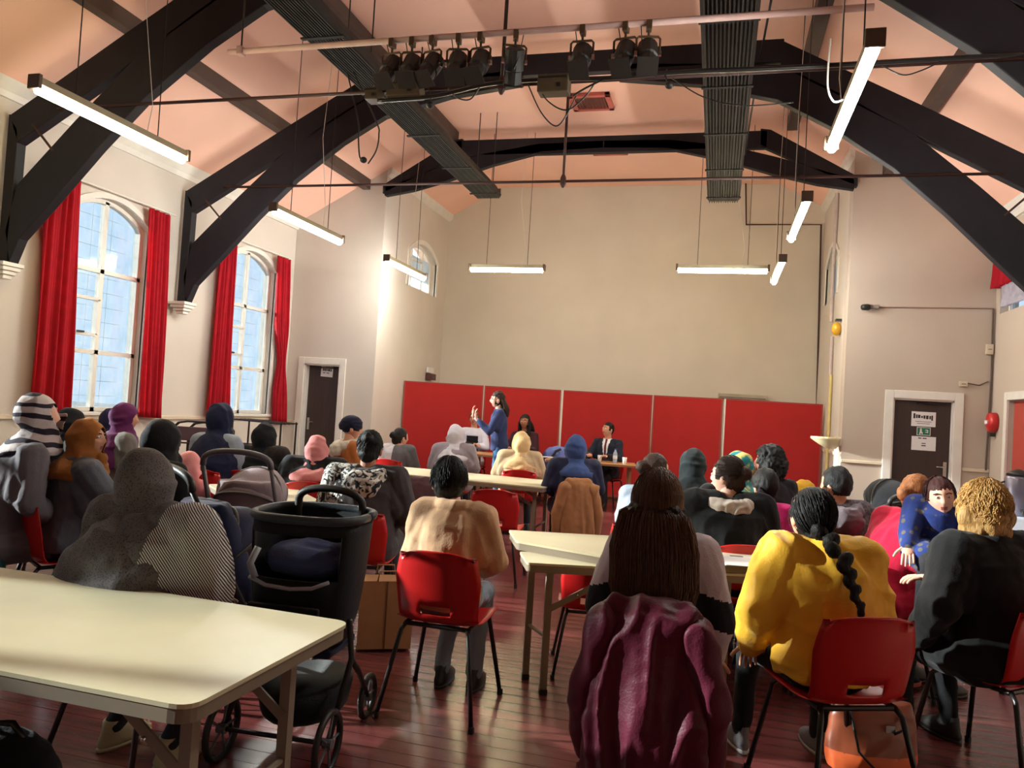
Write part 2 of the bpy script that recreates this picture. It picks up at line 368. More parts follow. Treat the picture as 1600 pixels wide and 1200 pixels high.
def small_window(n, X, sx):
    fn = lambda p, q, t: (X+sx*(.1+t), p, q); root = tag(empty(f'window_{n}'), kind='structure')
    ar = arch(12.62, 13.98, 3.56, 4.18, 4.42); mb = MB(); n_ = len(ar)
    cy_, cz = 13.3, 3.95; inn = [(cy_+(a-cy_)*.9, cz+(b-cz)*.86) for a, b in ar]
    for i in range(n_): mb.extrude([ar[i], ar[(i+1) % n_], inn[(i+1) % n_], inn[i]], lambda p, q, t: fn(p, q, t), .06)
    bar3(mb, (12.98, 3.56), (12.98, 4.32), .035, fn); bar3(mb, (13.5, 3.56), (13.5, 4.36), .035, fn); bar3(mb, (12.65, 4.12), (13.5, 4.12), .03, fn)
    mb.build('window_frame', WHITE, root)
    for p0, p1 in ((12.66, 12.965), (12.995, 13.485), (13.515, 13.94)):
        MB().extrude([(p0, 3.6), (p1, 3.6), (p1, 4.2), (p0, 4.2)], lambda p, q, t: fn(p, q, .03+t), .004).build('pane', FROST, root)
    mb = MB(); outp = arch(12.54, 14.06, 3.56, 4.22, 4.5)
    for i in range(1, n_):
        j = (i+1) % n_; mb.extrude([ar[i], ar[j], outp[j] if j else (12.54, 3.56), outp[i]], lambda p, q, t: (X-sx*.02+sx*t, p, q), .045)
    mb.build('architrave', WHITE, root)
small_window(9, AL, -1); small_window(10, AR, 1)
# high window over the side door at the right
root = tag(empty('window_11'), kind='structure'); mb = MB(); fn = lambda p, q, t: (XR+.1+t, p, q)
for a, b in (((9.35, 3.14), (11.35, 3.14)), ((9.35, 3.93), (11.35, 3.93)), ((9.38, 3.12), (9.38, 3.95)), ((11.32, 3.12), (11.32, 3.95)), ((10.35, 3.12), (10.35, 3.95))): bar3(mb, a, b, .05, fn)
mb.build('window_frame', WHITE, root)
for a, b in ((9.4, 10.33), (10.37, 11.3)): MB().box((XR+.13, a, 3.16), (XR+.134, b, 3.91)).build('pane', GLASS, root)
# ------------------------------------------------------------------ curtains
def curtain(X, pts_top, pts_bot, label, group, pinch=None, nfold=4, m_=CURT, amp=.042, seed=0):
    (ya, za), (yb, zb) = pts_top; (yc, z_c), (yd, zd) = pts_bot
    rng = random.Random(seed); ph = [rng.uniform(0, 6) for _ in range(3)]
    nu, nv = 60, 26; vs = []; fs = []
    for j in range(nv+1):
        v = j/nv
        for i in range(nu+1):
            u = i/nu; y0 = ya+(yc-ya)*v; y1 = yb+(yd-yb)*v; wv = 1.0
            if pinch:
                wv = 1-pinch[1]*math.exp(-((v-pinch[0])/.13)**2); c_ = y0*.35+y1*.65; y0 = c_+(y0-c_)*wv; y1 = c_+(y1-c_)*wv
            z = (za+(zb-za)*u)*(1-v)+(z_c+(zd-z_c)*u)*v
            d = amp*(.5+.6*v)*math.sin(u*nfold*2*PI+ph[0]+.6*math.sin(3*v+ph[1]))+.012*math.sin(u*nfold*5*PI+ph[2]+v*4)
            vs.append((X+d, y0+(y1-y0)*u, z))
    for j in range(nv):
        for i in range(nu): a = j*(nu+1)+i; fs.append((a, a+1, a+nu+2, a+nu+1))
    o = MB().add(vs, fs).build('curtain', m_, smooth=True)
    s = o.modifiers.new('s', 'SOLIDIFY'); s.thickness = .003
    return tag(o, label, 'curtain', group)
g = 'red curtains at the tall windows'
curtain(XL+.11, ((6.42, 3.70), (6.87, 3.72)), ((6.42, 1.12), (6.92, 1.12)), 'wide red curtain at the left side of the nearer tall window', g, seed=1)
curtain(XL+.11, ((7.93, 3.70), (8.32, 3.69)), ((8.02, 1.10), (8.42, 1.08)), 'red curtain at the right side of the nearer tall window', g, seed=2)
curtain(XL+.11, ((9.36, 3.70), (9.70, 3.69)), ((9.30, 1.09), (9.80, 1.09)), 'red curtain at the left side of the farther tall window', g, seed=3)
curtain(XL+.11, ((10.80, 3.70), (11.15, 3.70)), ((10.98, 1.02), (11.36, 1.0)), 'red curtain pinched in halfway down beside the left door', g, pinch=(.62, .55), seed=4)
for a, b, n in ((6.35, 8.4, 'nearer'), (9.3, 11.25, 'farther')):
    r_ = empty('curtain_rail', (XL+.11, (a+b)/2, 3.72), 0, f'thin white curtain rail above the {n} tall window', 'rail', 'curtain rails')
    MB().tube([(0, (a-b)/2, 0), (0, (b-a)/2, 0)], .009, 8).build('rod', WHITE, r_)
    for s in (-1, 1): MB().cbox((-.05, s*(b-a)*.45, 0), (.1, .02, .03)).build('bracket', WHITE, r_)
curtain(XR-.06, ((10.0, 3.98), (11.42, 3.98)), ((10.0, 3.44), (11.42, 3.46)), 'short red curtain above the side door at the right edge', 'curtains at the high right window', seed=6, nfold=9)
curtain(XR-.03, ((9.8, 3.46), (11.2, 3.46)), ((9.8, 3.16), (11.2, 3.18)), 'white lacy net curtain hanging below the short red curtain', 'curtains at the high right window', seed=7, nfold=12, m_=NET, amp=.02)

# ------------------------------------------------------------------ doors
def door(n, x0, x1, zt, recess, handle_side, Yw=YS):
    root = tag(empty(f'door_{n}', (0, 0, 0)), kind='structure')
    MB().box((x0+.01, Yw+recess, .02), (x1-.01, Yw+recess+.045, zt-.01)).build('door_leaf', DOORM, root, bevel=.004)
    hx = x0+.07 if handle_side < 0 else x1-.07
    MB().cbox((hx, Yw+recess-.006, 1.02), (.045, .01, .2)).build('handle_plate', CHROME, root, bevel=.003)
    MB().tube([(hx, Yw+recess-.01, 1.05), (hx, Yw+recess-.05, 1.05), (hx-handle_side*.11, Yw+recess-.05, 1.05)], .009, 8).build('handle', CHROME, root, smooth=True)
    mb = MB(); wd = .11
    mb.box((x0-wd, Yw-.03, 0), (x0, Yw+.0, zt+wd)); mb.box((x1, Yw-.03, 0), (x1+wd, Yw+.0, zt+wd)); mb.box((x0, Yw-.03, zt), (x1, Yw, zt+wd))
    mb.build('door_casing', WHITE, root, bevel=.006)
    mb = MB(); mb.box((x0-.002, Yw, 0), (x0+.02, Yw+recess, zt)); mb.box((x1-.02, Yw, 0), (x1+.002, Yw+recess, zt)); mb.box((x0, Yw, zt-.02), (x1, Yw+recess, zt+.002))
    mb.build('door_lining', WHITE, root)
    MB().tube([(x1-.1, Yw+recess-.012, zt-.05), (x1-.3, Yw+recess-.05, zt-.05), (x1-.45, Yw+recess-.012, zt-.05)], .012, 6).build('door_closer', TUBEM, root)
    return root
door(1, DLX[0], DLX[1], 2.02, .12, -1)
door(2, DRX[0], DRX[1], 1.95, .06, 1)
root = tag(empty('door_3'), kind='structure')
MB().box((XR+.05, 9.97, .02), (XR+.09, 10.85, 1.96)).build('door_leaf', mat('brick_red_door_paint', (176, 66, 54), .5, .06, 5), root)
mb = MB()
for a, b in ((9.85, 9.95), (10.87, 10.97)): mb.box((XR-.03, a, 0), (XR, b, 2.07))
mb.box((XR-.03, 9.95, 1.97), (XR, 10.87, 2.07)); mb.build('door_casing', WHITE, root, bevel=.005)
MB().cbox((XR+.04, 10.05, 1.0), (.02, .04, .16)).build('handle_plate', CHROME, root)
def notice(name, cx, cz, wd, ht, Yp, lines, label, group, m_=PAPER, ink=INK, tilt=0):
    r_ = empty(name, (cx, Yp, cz), 0, label, 'sign', group); r_.rotation_euler = (0, tilt, 0)
    MB().cbox((0, 0, 0), (wd, .003, ht)).build('sheet', m_, r_)
    mb = MB()
    for (lx, lz, lw_, lh) in lines: mb.cbox((lx, -.0025, lz), (lw_, .001, lh))
    mb.build('print', ink, r_)
    return r_
Yd = YS+.06-.004
p = at(1443, 655, Y=Yd); notice('paper_notice', p.x, p.z, .30, .20, Yd, [(-.115, .04, .025, .07), (-.085, .035, .02, .05), (-.055, .035, .03, .045), (-.02, .03, .02, .03), (.01, .03, .025, .045), (.045, .028, .03, .05), (.08, .026, .02, .045), (.105, .02, .02, .07), (0, -.035, .2, .006), (0, -.06, .16, .006)], 'white paper notice with a heavy dark heading, uppermost on right door', 'notices on the doors')
p = at(1443, 693, Y=Yd); notice('paper_notice', p.x, p.z, .30, .19, Yd, [(-.05, .07, .04, .014), (.01, .07, .05, .014), (0, .0, .05, .012), (0, -.03, .055, .014)], 'white paper notice with two short dark bars, below green sign', 'notices on the doors')
p = at(1443, 674, Y=Yd); r_ = notice('exit_sign', p.x, p.z, .17, .11, Yd-.003, [(0, 0, .155, .095)], 'small green emergency exit sign between two papers on right door', 'notices on the doors', ink=GREEN)
mb = MB(); mb.cbox((-.035, -.004, .0), (.022, .001, .05)); mb.cbox((-.035, -.004, .034), (.016, .001, .014)); mb.cbox((-.045, -.004, -.03), (.012, .001, .03)); mb.cbox((-.018, -.004, -.025), (.012, .001, .03))
mb.cbox((.035, -.004, -.01), (.03, .001, .01)); mb.cbox((.035, -.004, .018), (.03, .001, .01)); mb.cbox((.05, -.004, 0), (.01, .001, .04)); mb.build('running_figure', PAPER, r_)
Yd1 = YS+.12-.004; p = at(511, 580, Y=Yd1)
notice('paper_notice', p.x, p.z-.01, .22, .17, Yd1, [(-.07, .03, .02, .04), (-.045, .03, .02, .035), (-.02, .03, .02, .04), (.01, .03, .02, .03), (.04, .03, .03, .04), (.075, .03, .02, .045), (-.05, -.02, .04, .012), (.02, -.02, .05, .012)], 'white paper notice in upper corner of the left door', 'notices on the doors', tilt=.04)

# ------------------------------------------------------------------ roof trusses
TC = -1.85
def truss(Yc, far=False, nth=''):
    TH = .11
    root = empty('roof_truss', (TC, Yc, 2.6), 0, {5.97: 'black timber roof truss nearest the camera, over the nearer window', 8.6: 'black arched roof truss between the two tall windows', 11.33: 'small flat black roof truss across the alcove mouth', 3.34: 'black timber roof truss overhead'}[Yc], 'truss', 'black roof trusses')
    fn = lambda a, b, t: (a-0, t, b-2.6)
    def pc(name, pts, mirror):
        pts = [((-a if mirror else a), b) for a, b in pts]; MB().extrude(pts, fn, TH).build(name, BEAM, root, bevel=.008)
    X = lambda x: x-TC  # world x (left half) to local
    for mr in (False, True):
        if not far:
            pc('post', [(X(-6.97), 2.62), (X(-6.85), 2.62), (X(-6.84), 3.95), (X(-6.97), 4.12)], mr)
            pc('rafter', [(X(-6.96), 4.10), (X(-6.84), 3.82), (X(-5.51), 4.58), (X(-4.18), 5.36), (X(-4.18), 5.65), (X(-5.58), 4.88)], mr)
            lo = [(-6.82, 2.62), (-6.72, 2.86), (-6.38, 3.20), (-5.86, 3.74), (-5.35, 4.22), (-4.72, 4.68), (-4.16, 5.0), (-3.33, 5.21), (-2.42, 5.32)]
            hi = [(-2.42, 5.5), (-3.3, 5.45), (-4.2, 5.38), (-4.9, 4.98), (-5.5, 4.60), (-6.15, 4.02), (-6.8, 3.40), (-6.9, 2.95)]
            pc('arched_brace', [(X(a), b) for a, b in lo+hi], mr)
            mb = MB(); s = -1 if mr else 1
            mb.tube([(s*X(-6.72), 0, 3.78-2.6+.0), (s*X(-6.25), 0, 3.98-2.6)], .012, 6) if 0 else mb.tube([(s*X(-6.66), 0, 4.0-2.6), (s*X(-6.38), 0, 3.72-2.6)], .012, 6)
            mb.build('strut', RODM, root)
            mb = MB()
            for k, (d, h) in enumerate(((.11, .04), (.09, .04), (.065, .04), (.04, .04))):
                xx = X(-6.88) * (-1 if mr else 1); mb.cbox((xx, 0, 2.62-2.6-.02-.04*k-.0), (2*d+.04, 2*d+.02, h))
            mb.build('corbel', WHITE, root, bevel=.006)
        else:
            pc('rafter', [(X(-5.42), 4.98), (X(-5.42), 4.84), (X(-5.0), 5.02), (X(-4.1), 5.46), (X(-4.1), 5.70), (X(-4.24), 5.68)], mr)
            lo = [(-5.38, 4.80), (-4.9, 4.88), (-4.29, 5.04), (-3.6, 5.26), (-2.8, 5.45), (-1.85, 5.48)]
            hi = [(-1.85, 5.6), (-2.9, 5.58), (-3.7, 5.46), (-4.35, 5.28), (-4.9, 5.1), (-5.38, 4.95)]
            pc('arched_brace', [(X(a), b) for a, b in lo+hi], mr)
    k = X(-4.2)
    MB().extrude([(k, 5.42), (-k, 5.42), (-k, 5.67), (k, 5.67)], fn, TH).build('collar_beam', BEAM, root, bevel=.008)
    if not far:
        MB().tube([(X(-6.37), 0, 4.145-2.6), (-X(-6.37), 0, 4.145-2.6)], .016, 8).build('tie_rod', RODM, root, smooth=True)
        MB().tube([(0, 0, 5.4-2.6), (0, 0, 4.10-2.6)], .016, 8).build('king_rod', RODM, root, smooth=True)
        MB().tube([(0, 0, 1.47), (0, 0, 1.51), (0, 0, 1.58), (0, 0, 1.62)], [.012, .035, .035, .02], 8).build('rod_nut', RODM, root)
for Yc in (5.97, 8.6, 3.34): truss(Yc)
truss(11.33, far=True)
for i, Yc in enumerate((3.34, 5.97, 8.6)): tag(MB().box((XR-.24, Yc-.02, 0), (XR, Yc+.16, 4.25)).build(f'trim_{10+i}', WALLR, bevel=.01), kind='structure')
for i, (x, zt, w_, nm) in enumerate(((-5.78, None, .13, 'left slope'), (2.12, None, .13, 'right slope'), (-4.30, None, .15, 'left edge of the flat'), (.84, None, .15, 'right edge of the flat'))):
    z1 = zc(x)+.03; z0_ = z1-.17 if abs(x-TC) > 3 else ZT-.15
    o = MB().box((-w_/2, 0, z0_-z1), (w_/2, YS-YR-.02, 0)).build('ceiling_purlin', PURL, bevel=.006); o.location = (x, YR+.01, z1)
    tag(o, f'dark brown purlin running lengthwise along the {nm} of the ceiling', 'beam', 'ceiling purlins')

# ------------------------------------------------------------------ overhead heaters
def heater(x, z, y0, y1, label, wd=.40):
    root = empty('overhead_heater', (x, y0, z), 0, label, 'heater', 'overhead heaters'); L = y1-y0
    MB().extrude([(-wd/2, .03), (-wd/2+.03, 0), (wd/2-.03, 0), (wd/2, .03), (wd/2-.09, .17), (-wd/2+.09, .17)], lambda a, b, t: (a, t, b), L).build('casing', GREYM, root, bevel=.004)
    for i in range(13):
        xx = -wd/2+.035+i*(wd-.07)/12
        MB().box((xx-.006, .01, -.026), (xx+.006, L-.01, 0)).build('fin', DGREY if i % 3 else GREYM, root)
    for i in range(int(L/1.2)+1):
        MB().box((-wd/2-.008, .1+i*1.2, -.034), (wd/2+.008, .14+i*1.2, -.02)).build('cross_band', DGREY, root)
    mb = MB(); mb.box((-wd/2+.02, L, .0), (wd/2-.02, L+.03, .13)); mb.cbox((-.08, L+.05, .06), (.05, .05, .09)); mb.cbox((.07, L+.05, .05), (.07, .05, .06)); mb.build('end_plate', CHROME, root)
    for yy in (.9, L/2, L-.25):
        for s in (-1, 1):
            MB().tube([(s*.13, yy, .15), (s*.13, yy, max(.3, min(zc(x), ZT)-z))], .007, 6).build('hanging_strap', TUBEM, root)
heater(-3.5, 4.66, 2.2, 11.0, 'long grey ribbed heater hanging over the left half of hall')
heater(-.06, 4.56, 2.2, 11.0, 'long dark ribbed heater hanging over the right half of hall', .44)

# ------------------------------------------------------------------ strip lights
def lamp(c, along, L, tube_m, label):
    "batten with a bare tube; c is the centre of the underside"
    root = empty('strip_light', c, 0 if along == 'x' else PI/2, label, 'lamp', 'hanging strip lights')
    MB().extrude([(-.03, .0), (.03, .0), (.03, .05), (-.03, .05)], lambda a, b, t: (-L/2+t, a, b), L).build('batten', FIXM, root)
    for s in (-1, 1): MB().cbox((s*(L/2+.012), 0, .01), (.03, .1, .1)).build('end_cap', FIXE, root, bevel=.004)
    MB().tube([(-L/2+.01, 0, -.038), (L/2-.01, 0, -.038)], .03, 10).build('tube', tube_m, root, smooth=True)
    for s in (-1, 1):
        x_, y_ = (c[0]+s*L*.28, c[1]) if along == 'x' else (c[0], c[1]+s*L*.28)
        MB().tube([(s*L*.28, 0, .05), (s*L*.28, .005, (zc(x_)-c[2])*.5), (s*L*.28, 0, zc(x_)-c[2])], .0045, 5).build('hanging_chain', TUBEM, root)
    zz = zc(c[0])-c[2]
    MB().tube([(L*.2, 0, .05), (L*.24, .02, .3), (L*.14, .03, zz*.5), (L*.18, 0, zz)], .003, 5).build('flex', WHITE, root)
lamp((-4.65, 4.93, 3.53), 'y', 1.52, WARMT, 'strip light with a yellow glow, nearest on the left')
lamp((-4.68, 7.92, 3.47), 'y', 1.50, COOLT, 'white strip light in front of the middle truss, second on the left')
lamp((-4.70, 10.85, 3.53), 'y', 1.45, COOLT, 'small white strip light before the little arched window')
lamp((.685, 4.96, 3.49), 'y', 1.52, COOLT, 'large bright white strip light, nearest on the right')
lamp((.685, 8.0, 3.54), 'y', 1.50, COOLT, 'bright white strip light, second on the right')
lamp((.68, 10.5, 3.50), 'y', 1.45, COOLT, 'smallest white strip light, farthest on the right')
lamp((-3.33, 11.62, 3.70), 'x', 1.20, WARMT, 'yellowish strip light across the alcove, the left one of two')
lamp((-.03, 11.62, 3.73), 'x', 1.28, WARMT, 'yellowish strip light across the alcove, the right one of two')

# ------------------------------------------------------------------ ceiling vents
for u, v, nm in ((924, 160, 'nearer'), (951, 233, 'farther')):
    p = at(u, v, Z=ZT-.03); r_ = empty('ceiling_vent', p, 0, f'pink framed ceiling air vent, the {nm} of the two', 'vent', 'ceiling vents')
    mb = MB(); a, b = .29, .27
    mb.box((-a, -b, -.02), (a, -b+.07, .03)); mb.box((-a, b-.07, -.02), (a, b, .03)); mb.box((-a, -b, -.02), (-a+.07, b, .03)); mb.box((a-.07, -b, -.02), (a, b, .03)); mb.build('vent_frame', VENT, r_, bevel=.005)
    MB().box((-a+.05, -b+.05, .005), (a-.05, b-.05, .028)).build('backing', VENTD, r_)
    for i in range(9):
        MB().cbox((-.19+i*.0475, 0, -.002), (.012, .38, .02)).build('slat', VENTD, r_)

# ------------------------------------------------------------------ stage lighting bar
YBAR = 5.55
pa, pb = at(357, 88, Y=YBAR), at(1366, 3, Y=YBAR); ZB = (pa.z+pb.z)/2
r_ = empty('lighting_bar', ((pa.x+pb.x)/2, YBAR, ZB), 0, 'long pale pink scaffold pipe carrying the stage spotlights', 'pipe')
hl = (pb.x-pa.x)/2
MB().tube([(-hl, 0, 0), (hl, 0, 0)], .024, 12).build('pipe', PINKPIPE, r_, smooth=True)
mb = MB(); mb.cbox((-hl+.12, 0, .0), (.05, .07, .07)); mb.build('clamp', PINKPIPE, r_, bevel=.006)
for xx in (-hl+.12, (at(785, 140, Y=YBAR).x-(pa.x+pb.x)/2), hl-.3):
    MB().tube([(xx, 0, .02), (xx, 0, zc(xx+(pa.x+pb.x)/2)-ZB)], .007, 6).build('drop_rod', TUBEM, r_)
def make_spot():  # hook, yoke, housing
    root = empty('stage_spotlight', (0, 0, 0), 0, '', 'spotlight')
    mb = MB(); mb.box((-.02, -.03, -.03), (.02, .035, .04)); mb.tube([(0, 0, -.02), (0, 0, -.075)], .01, 8); mb.build('hook_clamp', BRONZE, root, bevel=.004)
    mb = MB(); mb.tube([(-.085, 0, -.20), (-.085, 0, -.09), (-.07, 0, -.075), (.07, 0, -.075), (.085, 0, -.09), (.085, 0, -.20)], .009, 6); mb.build('yoke', BRONZE, root)
    ang = math.radians(55); R = Matrix.Rotation(-ang, 4, 'X'); T = Matrix.Translation((0, 0, -.20)) @ R
    def tb(pts, rs, name, m_, n=14):
        mb = MB(); mb.tube([T @ Vector(p) for p in pts], rs, n); mb.build(name, m_, root, smooth=False)
    tb([(0, -.10, 0), (0, -.09, 0), (0, .06, 0), (0, .07, 0)], [.055, .075, .075, .062], 'housing', BLK)
    tb([(0, .06, 0), (0, .16, 0)], [.062, .066], 'lens_barrel', BLK)
    tb([(0, .155, 0), (0, .165, 0)], [.055, .055], 'lens', mat('dark_lens_glass', (60, 58, 56), .1, .05, 5))
    mb = MB(); mb.box((-.075, .165, -.075), (.075, .172, .075), T); mb.build('colour_frame', BLK, root)
    mb = MB()
    for s in (-1, 1): mb.cbox((s*.088, 0, -.2), (.02, .03, .03))
    mb.build('tilt_knob', CHROME, root)
    mb = MB(); mb.tube([(0, -.05, -.28), (.03, -.08, -.2), (.05, -.03, -.05), (.06, .0, .03)], .004, 5); mb.build('lead', TUBEM, root)
    return root
spot0 = make_spot(); first = True
desc = ['leftmost', 'second from the left', 'third from the left', 'fourth from the left', 'fifth from the left', 'sixth, last of the left cluster', 'first of the right cluster', 'middle of the right cluster', 'rightmost']
for i, u in enumerate((613, 644, 676, 716, 751, 805, 911, 978, 1014)):
    s = spot0 if first else copy_tree(spot0); first = False
    x = at(u, 76 if u < 900 else 48, Y=YBAR).x
    place(s, (x, YBAR, ZB-.03), [3.0, 3.2, 2.9, 3.3, 3.0, .3, 3.14, 3.0, 3.3][i], f'black stage spotlight hooked on the pink pipe, {desc[i]}', 'stage spotlights on the bar')
# dimmer boxes and cables on the nearest tie rod
def ybox(u, v, wd, ht, label):
    p = at(u, v, Y=5.97-.06); r_ = empty('dimmer_box', p, 0, label, 'box', 'dimmer boxes on the tie rod')
    MB().cbox((0, 0, 0), (wd, .14, ht)).build('case', mat('olive_brown_metal', (74, 60, 42), .5, .2, 10), r_, bevel=.008)
    mb = MB(); mb.cbox((0, -.074, ht*.3), (wd*.9, .006, .01)); mb.cbox((wd*.2, -.074, -ht*.15), (.03, .006, .03)); mb.build('front_detail', TUBEM, r_)
    for s in (-1, 1): MB().tube([(s*wd*.35, .0, ht/2), (s*wd*.35, .06, .12)], .008, 6).build('hanger', TUBEM, r_)
ybox(866, 134, .25, .14, 'olive metal dimmer box hanging right of the centre rod')
ybox(634, 142, .30, .13, 'olive metal dimmer box hanging under the left spotlights')
ybox(545+40, 150, .12, .1, 'small junction box at the left end of the cables')
def cable(pts, label, r=.006, m_=TUBEM, group='loose cables under the roof', plug=False):
    c = Vector(pts[0]); root = empty('cable', c, 0, label, 'cable', group)
    P = [Vector(p)-c for p in pts]; Q = []
    for i in range(len(P)-1):
        p0, p1, p2, p3 = P[max(i-1, 0)], P[i], P[i+1], P[min(i+2, len(P)-1)]
        for k in range(6):
            t = k/6; Q.append(.5*((2*p1)+(p2-p0)*t+(2*p0-5*p1+4*p2-p3)*t*t+(3*p1-p0-3*p2+p3)*t**3))
    Q.append(P[-1]); MB().tube(Q, r, 6).build('flex', m_, root, smooth=True)
    if plug: MB().ell(P[-1], (.035, .03, .03)).build('plug', BLK, root, smooth=True)
    return root
A = lambda u, v, Y=5.9: at(u, v, Y=Y)
cable([A(590, 158), A(680, 150), A(760, 132), A(850, 124), A(950, 122), A(1060, 113), A(1180, 108), A(1300, 102), A(1420, 95), A(1598, 85)], 'thick black cable bundle tied along the nearest tie rod', .018)
cable([A(825, 132), A(845, 175), A(868, 197), A(885, 180), A(900, 150)], 'big drooping cable loop left of the nearer ceiling vent')
cable([A(840, 130), A(855, 157), A(885, 172), A(915, 150), A(935, 120)], 'smaller drooping cable loop at the dimmer box')
cable([A(895, 150), A(920, 135), A(960, 118), A(1005, 110)], 'black cable climbing from dimmer box toward the right spotlights', .008)
cable([A(700, 138), A(715, 153), A(735, 155), A(750, 135)], 'small cable loop under the left spotlights')
cable([(-3.62, 6.6, 4.66), A(560, 190, 6.6), A(560, 215, 6.6), A(562, 245, 6.6), A(568, 250, 6.6)], 'cable with a plug dangling at left of the heater', .007, plug=True)
cable([(-3.56, 6.6, 4.66), A(588, 190, 6.6), A(592, 210, 6.6), A(588, 235, 6.6), A(575, 256, 6.6)], 'second strand dangling beside the hanging plug', .007)
cable([A(660, 74, 5.56), A(660, 120), A(672, 145), A(672, 164)], 'short lead ending in a black plug below the spotlights', .006, plug=True)
cable([A(1042, 108), A(1040, 120), A(1046, 133)], 'short lead with a plug right of the spotlights', .006, plug=True)
cable([A(1050, 122), A(1100, 152), A(1160, 165), A(1240, 160)], 'thin lead sagging past the right heater', .005)
cable([A(1298, 60, 5), A(1293, 130, 5), A(1302, 158, 5), A(1318, 155, 5)], 'white flex looping beside the big right strip light', .006, m_=WHITE)
cable([A(1378, 102), A(1410, 117), A(1440, 110), A(1470, 96)], 'thin lead sagging from the right end of the tie rod', .005)
cable([at(1163, 245, Y=11.42), at(1183, 120, Y=9), at(1205, 0, Y=7.5)], 'thin dark conduit climbing beside the right heater', .012)
# surface conduits on walls
def run(name, pts, r, m_, label, group='surface pipes and conduits', cat='pipe'):
    c = Vector(pts[0]); o = MB().tube([Vector(p)-c for p in pts], r, 8).build(name, m_); o.location = c; return tag(o, label, cat, group)
yb = YB-.03
run('conduit', [at(1165, 260, Y=yb-.02), at(1166, 351, Y=yb-.02), at(1283, 351, Y=yb-.02), at(1276, 640, Y=yb-.02)], .016, RODM, 'thin brown conduit stepping down the back wall right corner')
run('conduit', [(AR-.03, 12.9, 5.2), (AR-.03, 12.9, 3.15)], .03, mat('lilac_painted_pipe', (190, 172, 168), .6), 'pale boxed pipe on the alcove right wall above yellow beacon')
run('conduit', [(AR-.03, 12.7, 2.9), (AR-.03, 12.7, 2.3)], .028, mat('lilac_painted_pipe', (190, 172, 168), .6), 'pale boxed pipe directly below the yellow beacon')
run('conduit', [(AR-.03, 12.6, 2.3), (AR-.03, 12.6, .1)], .024, mat('ochre_painted_pipe', (206, 186, 120), .6), 'ochre pipe running down the alcove right wall')
r_ = empty('warning_beacon', at(1307, 514, X=AR-.06), 0, 'small yellow beacon on the alcove right wall', 'beacon')
MB().ell((0, 0, 0), (.07, .08, .1)).build('lens', mat('amber_plastic', (212, 158, 36), .35, .1, 20), r_, smooth=True); MB().cbox((.02, 0, .13), (.08, .12, .03)).build('bracket', TUBEM, r_)
r_ = empty('wall_basin', at(1290, 686, X=AR-.2), 0, 'cream oval dish shaped fitting on the alcove right wall', 'fitting')
MB().loft([((.08, 0, -.13), .06, .05), ((.05, 0, -.08), .13, .13), ((0, 0, 0), .2, .22), ((0, 0, .03), .2, .22)], 20).build('bowl', mat('cream_ceramic', (222, 214, 170), .4), r_, smooth=True)
MB().cbox((.16, 0, -.02), (.08, .1, .12)).build('bracket', WHITE, r_)
p = at(673, 589, X=AL+.06); r_ = empty('wall_box', p, 0, 'dark control box with white paper on the alcove left wall', 'box')
MB().cbox((0, 0, 0), (.1, .3, .12)).build('case', mat('dark_maroon_plastic', (84, 44, 42), .5), r_); MB().cbox((-.02, 0, .13), (.04, .3, .1)).build('paper', PAPER, r_); MB().cbox((.052, 0, -.01), (.004, .2, .02)).build('slot', TUBEM, r_)
p = at(1160, 620, Y=YB-.06); r_ = empty('roller_screen_case', p, 0, 'slim grey-beige case on back wall above the red screens', 'case')
MB().cbox((0, 0, 0), (.85, .08, .09)).build('case', mat('beige_grey_casing', (172, 160, 142), .5), r_, bevel=.01); MB().cbox((0, -.042, -.02), (.8, .004, .01)).build('slot', TUBEM, r_)
p = at(1358, 480, Y=YS-.07); r_ = empty('security_camera', p, 0, 'small black and grey camera on right shoulder wall', 'camera')
MB().tube([(-.09, -.05, -.01), (-.01, 0, 0)], [.04, .045], 12).build('lens_hood', BLK, r_, smooth=True); MB().cbox((.07, .02, .01), (.12, .06, .06)).build('housing', mat('grey_plastic', (140, 130, 122), .5), r_, bevel=.01); MB().cbox((.06, .055, 0), (.05, .03, .05)).build('bracket', WHITE, r_)
run('wire', [at(1372, 480, Y=YS-.012), at(1552, 482, Y=YS-.012)], .009, mat('taupe_painted_wire', (150, 120, 104), .7), 'thin wire running level from the camera to the corner', cat='wire')
run('wire', [at(1552, 482, Y=YS-.02), at(1549, 590, Y=YS-.02), at(1540, 735, Y=YS-.02)], .012, mat('dark_wire', (96, 78, 68), .7), 'dark wire running down the right corner beside the door', cat='wire')
run('wire', [at(1508, 598, Y=YS-.012), at(1530, 602, Y=YS-.012), at(1544, 596, Y=YS-.012)], .007, mat('dark_wire', (96, 78, 68), .7), 'short wire between corner wire and the small switch box', cat='wire')
for u, v, s_, lb in ((1546, 546, (.09, .05, .14), 'small white sensor box high in the right corner'), (1505, 600, (.1, .05, .07), 'small beige switch box above the right door')):
    p = at(u, v, Y=YS-.03); r_ = empty('junction_box', p, 0, lb, 'box', 'small boxes by the right door'); MB().cbox((0, 0, 0), s_).build('case', mat('ivory_plastic', (206, 192, 168), .5), r_, bevel=.008); MB().cbox((0, -s_[1]/2-.002, 0), (s_[0]*.5, .004, .012)).build('cover_slot', APRON, r_)
p = at(1548, 660, X=XR-.06); r_ = empty('alarm_bell', p, 0, 'round red fire alarm bell on the right wall', 'alarm')
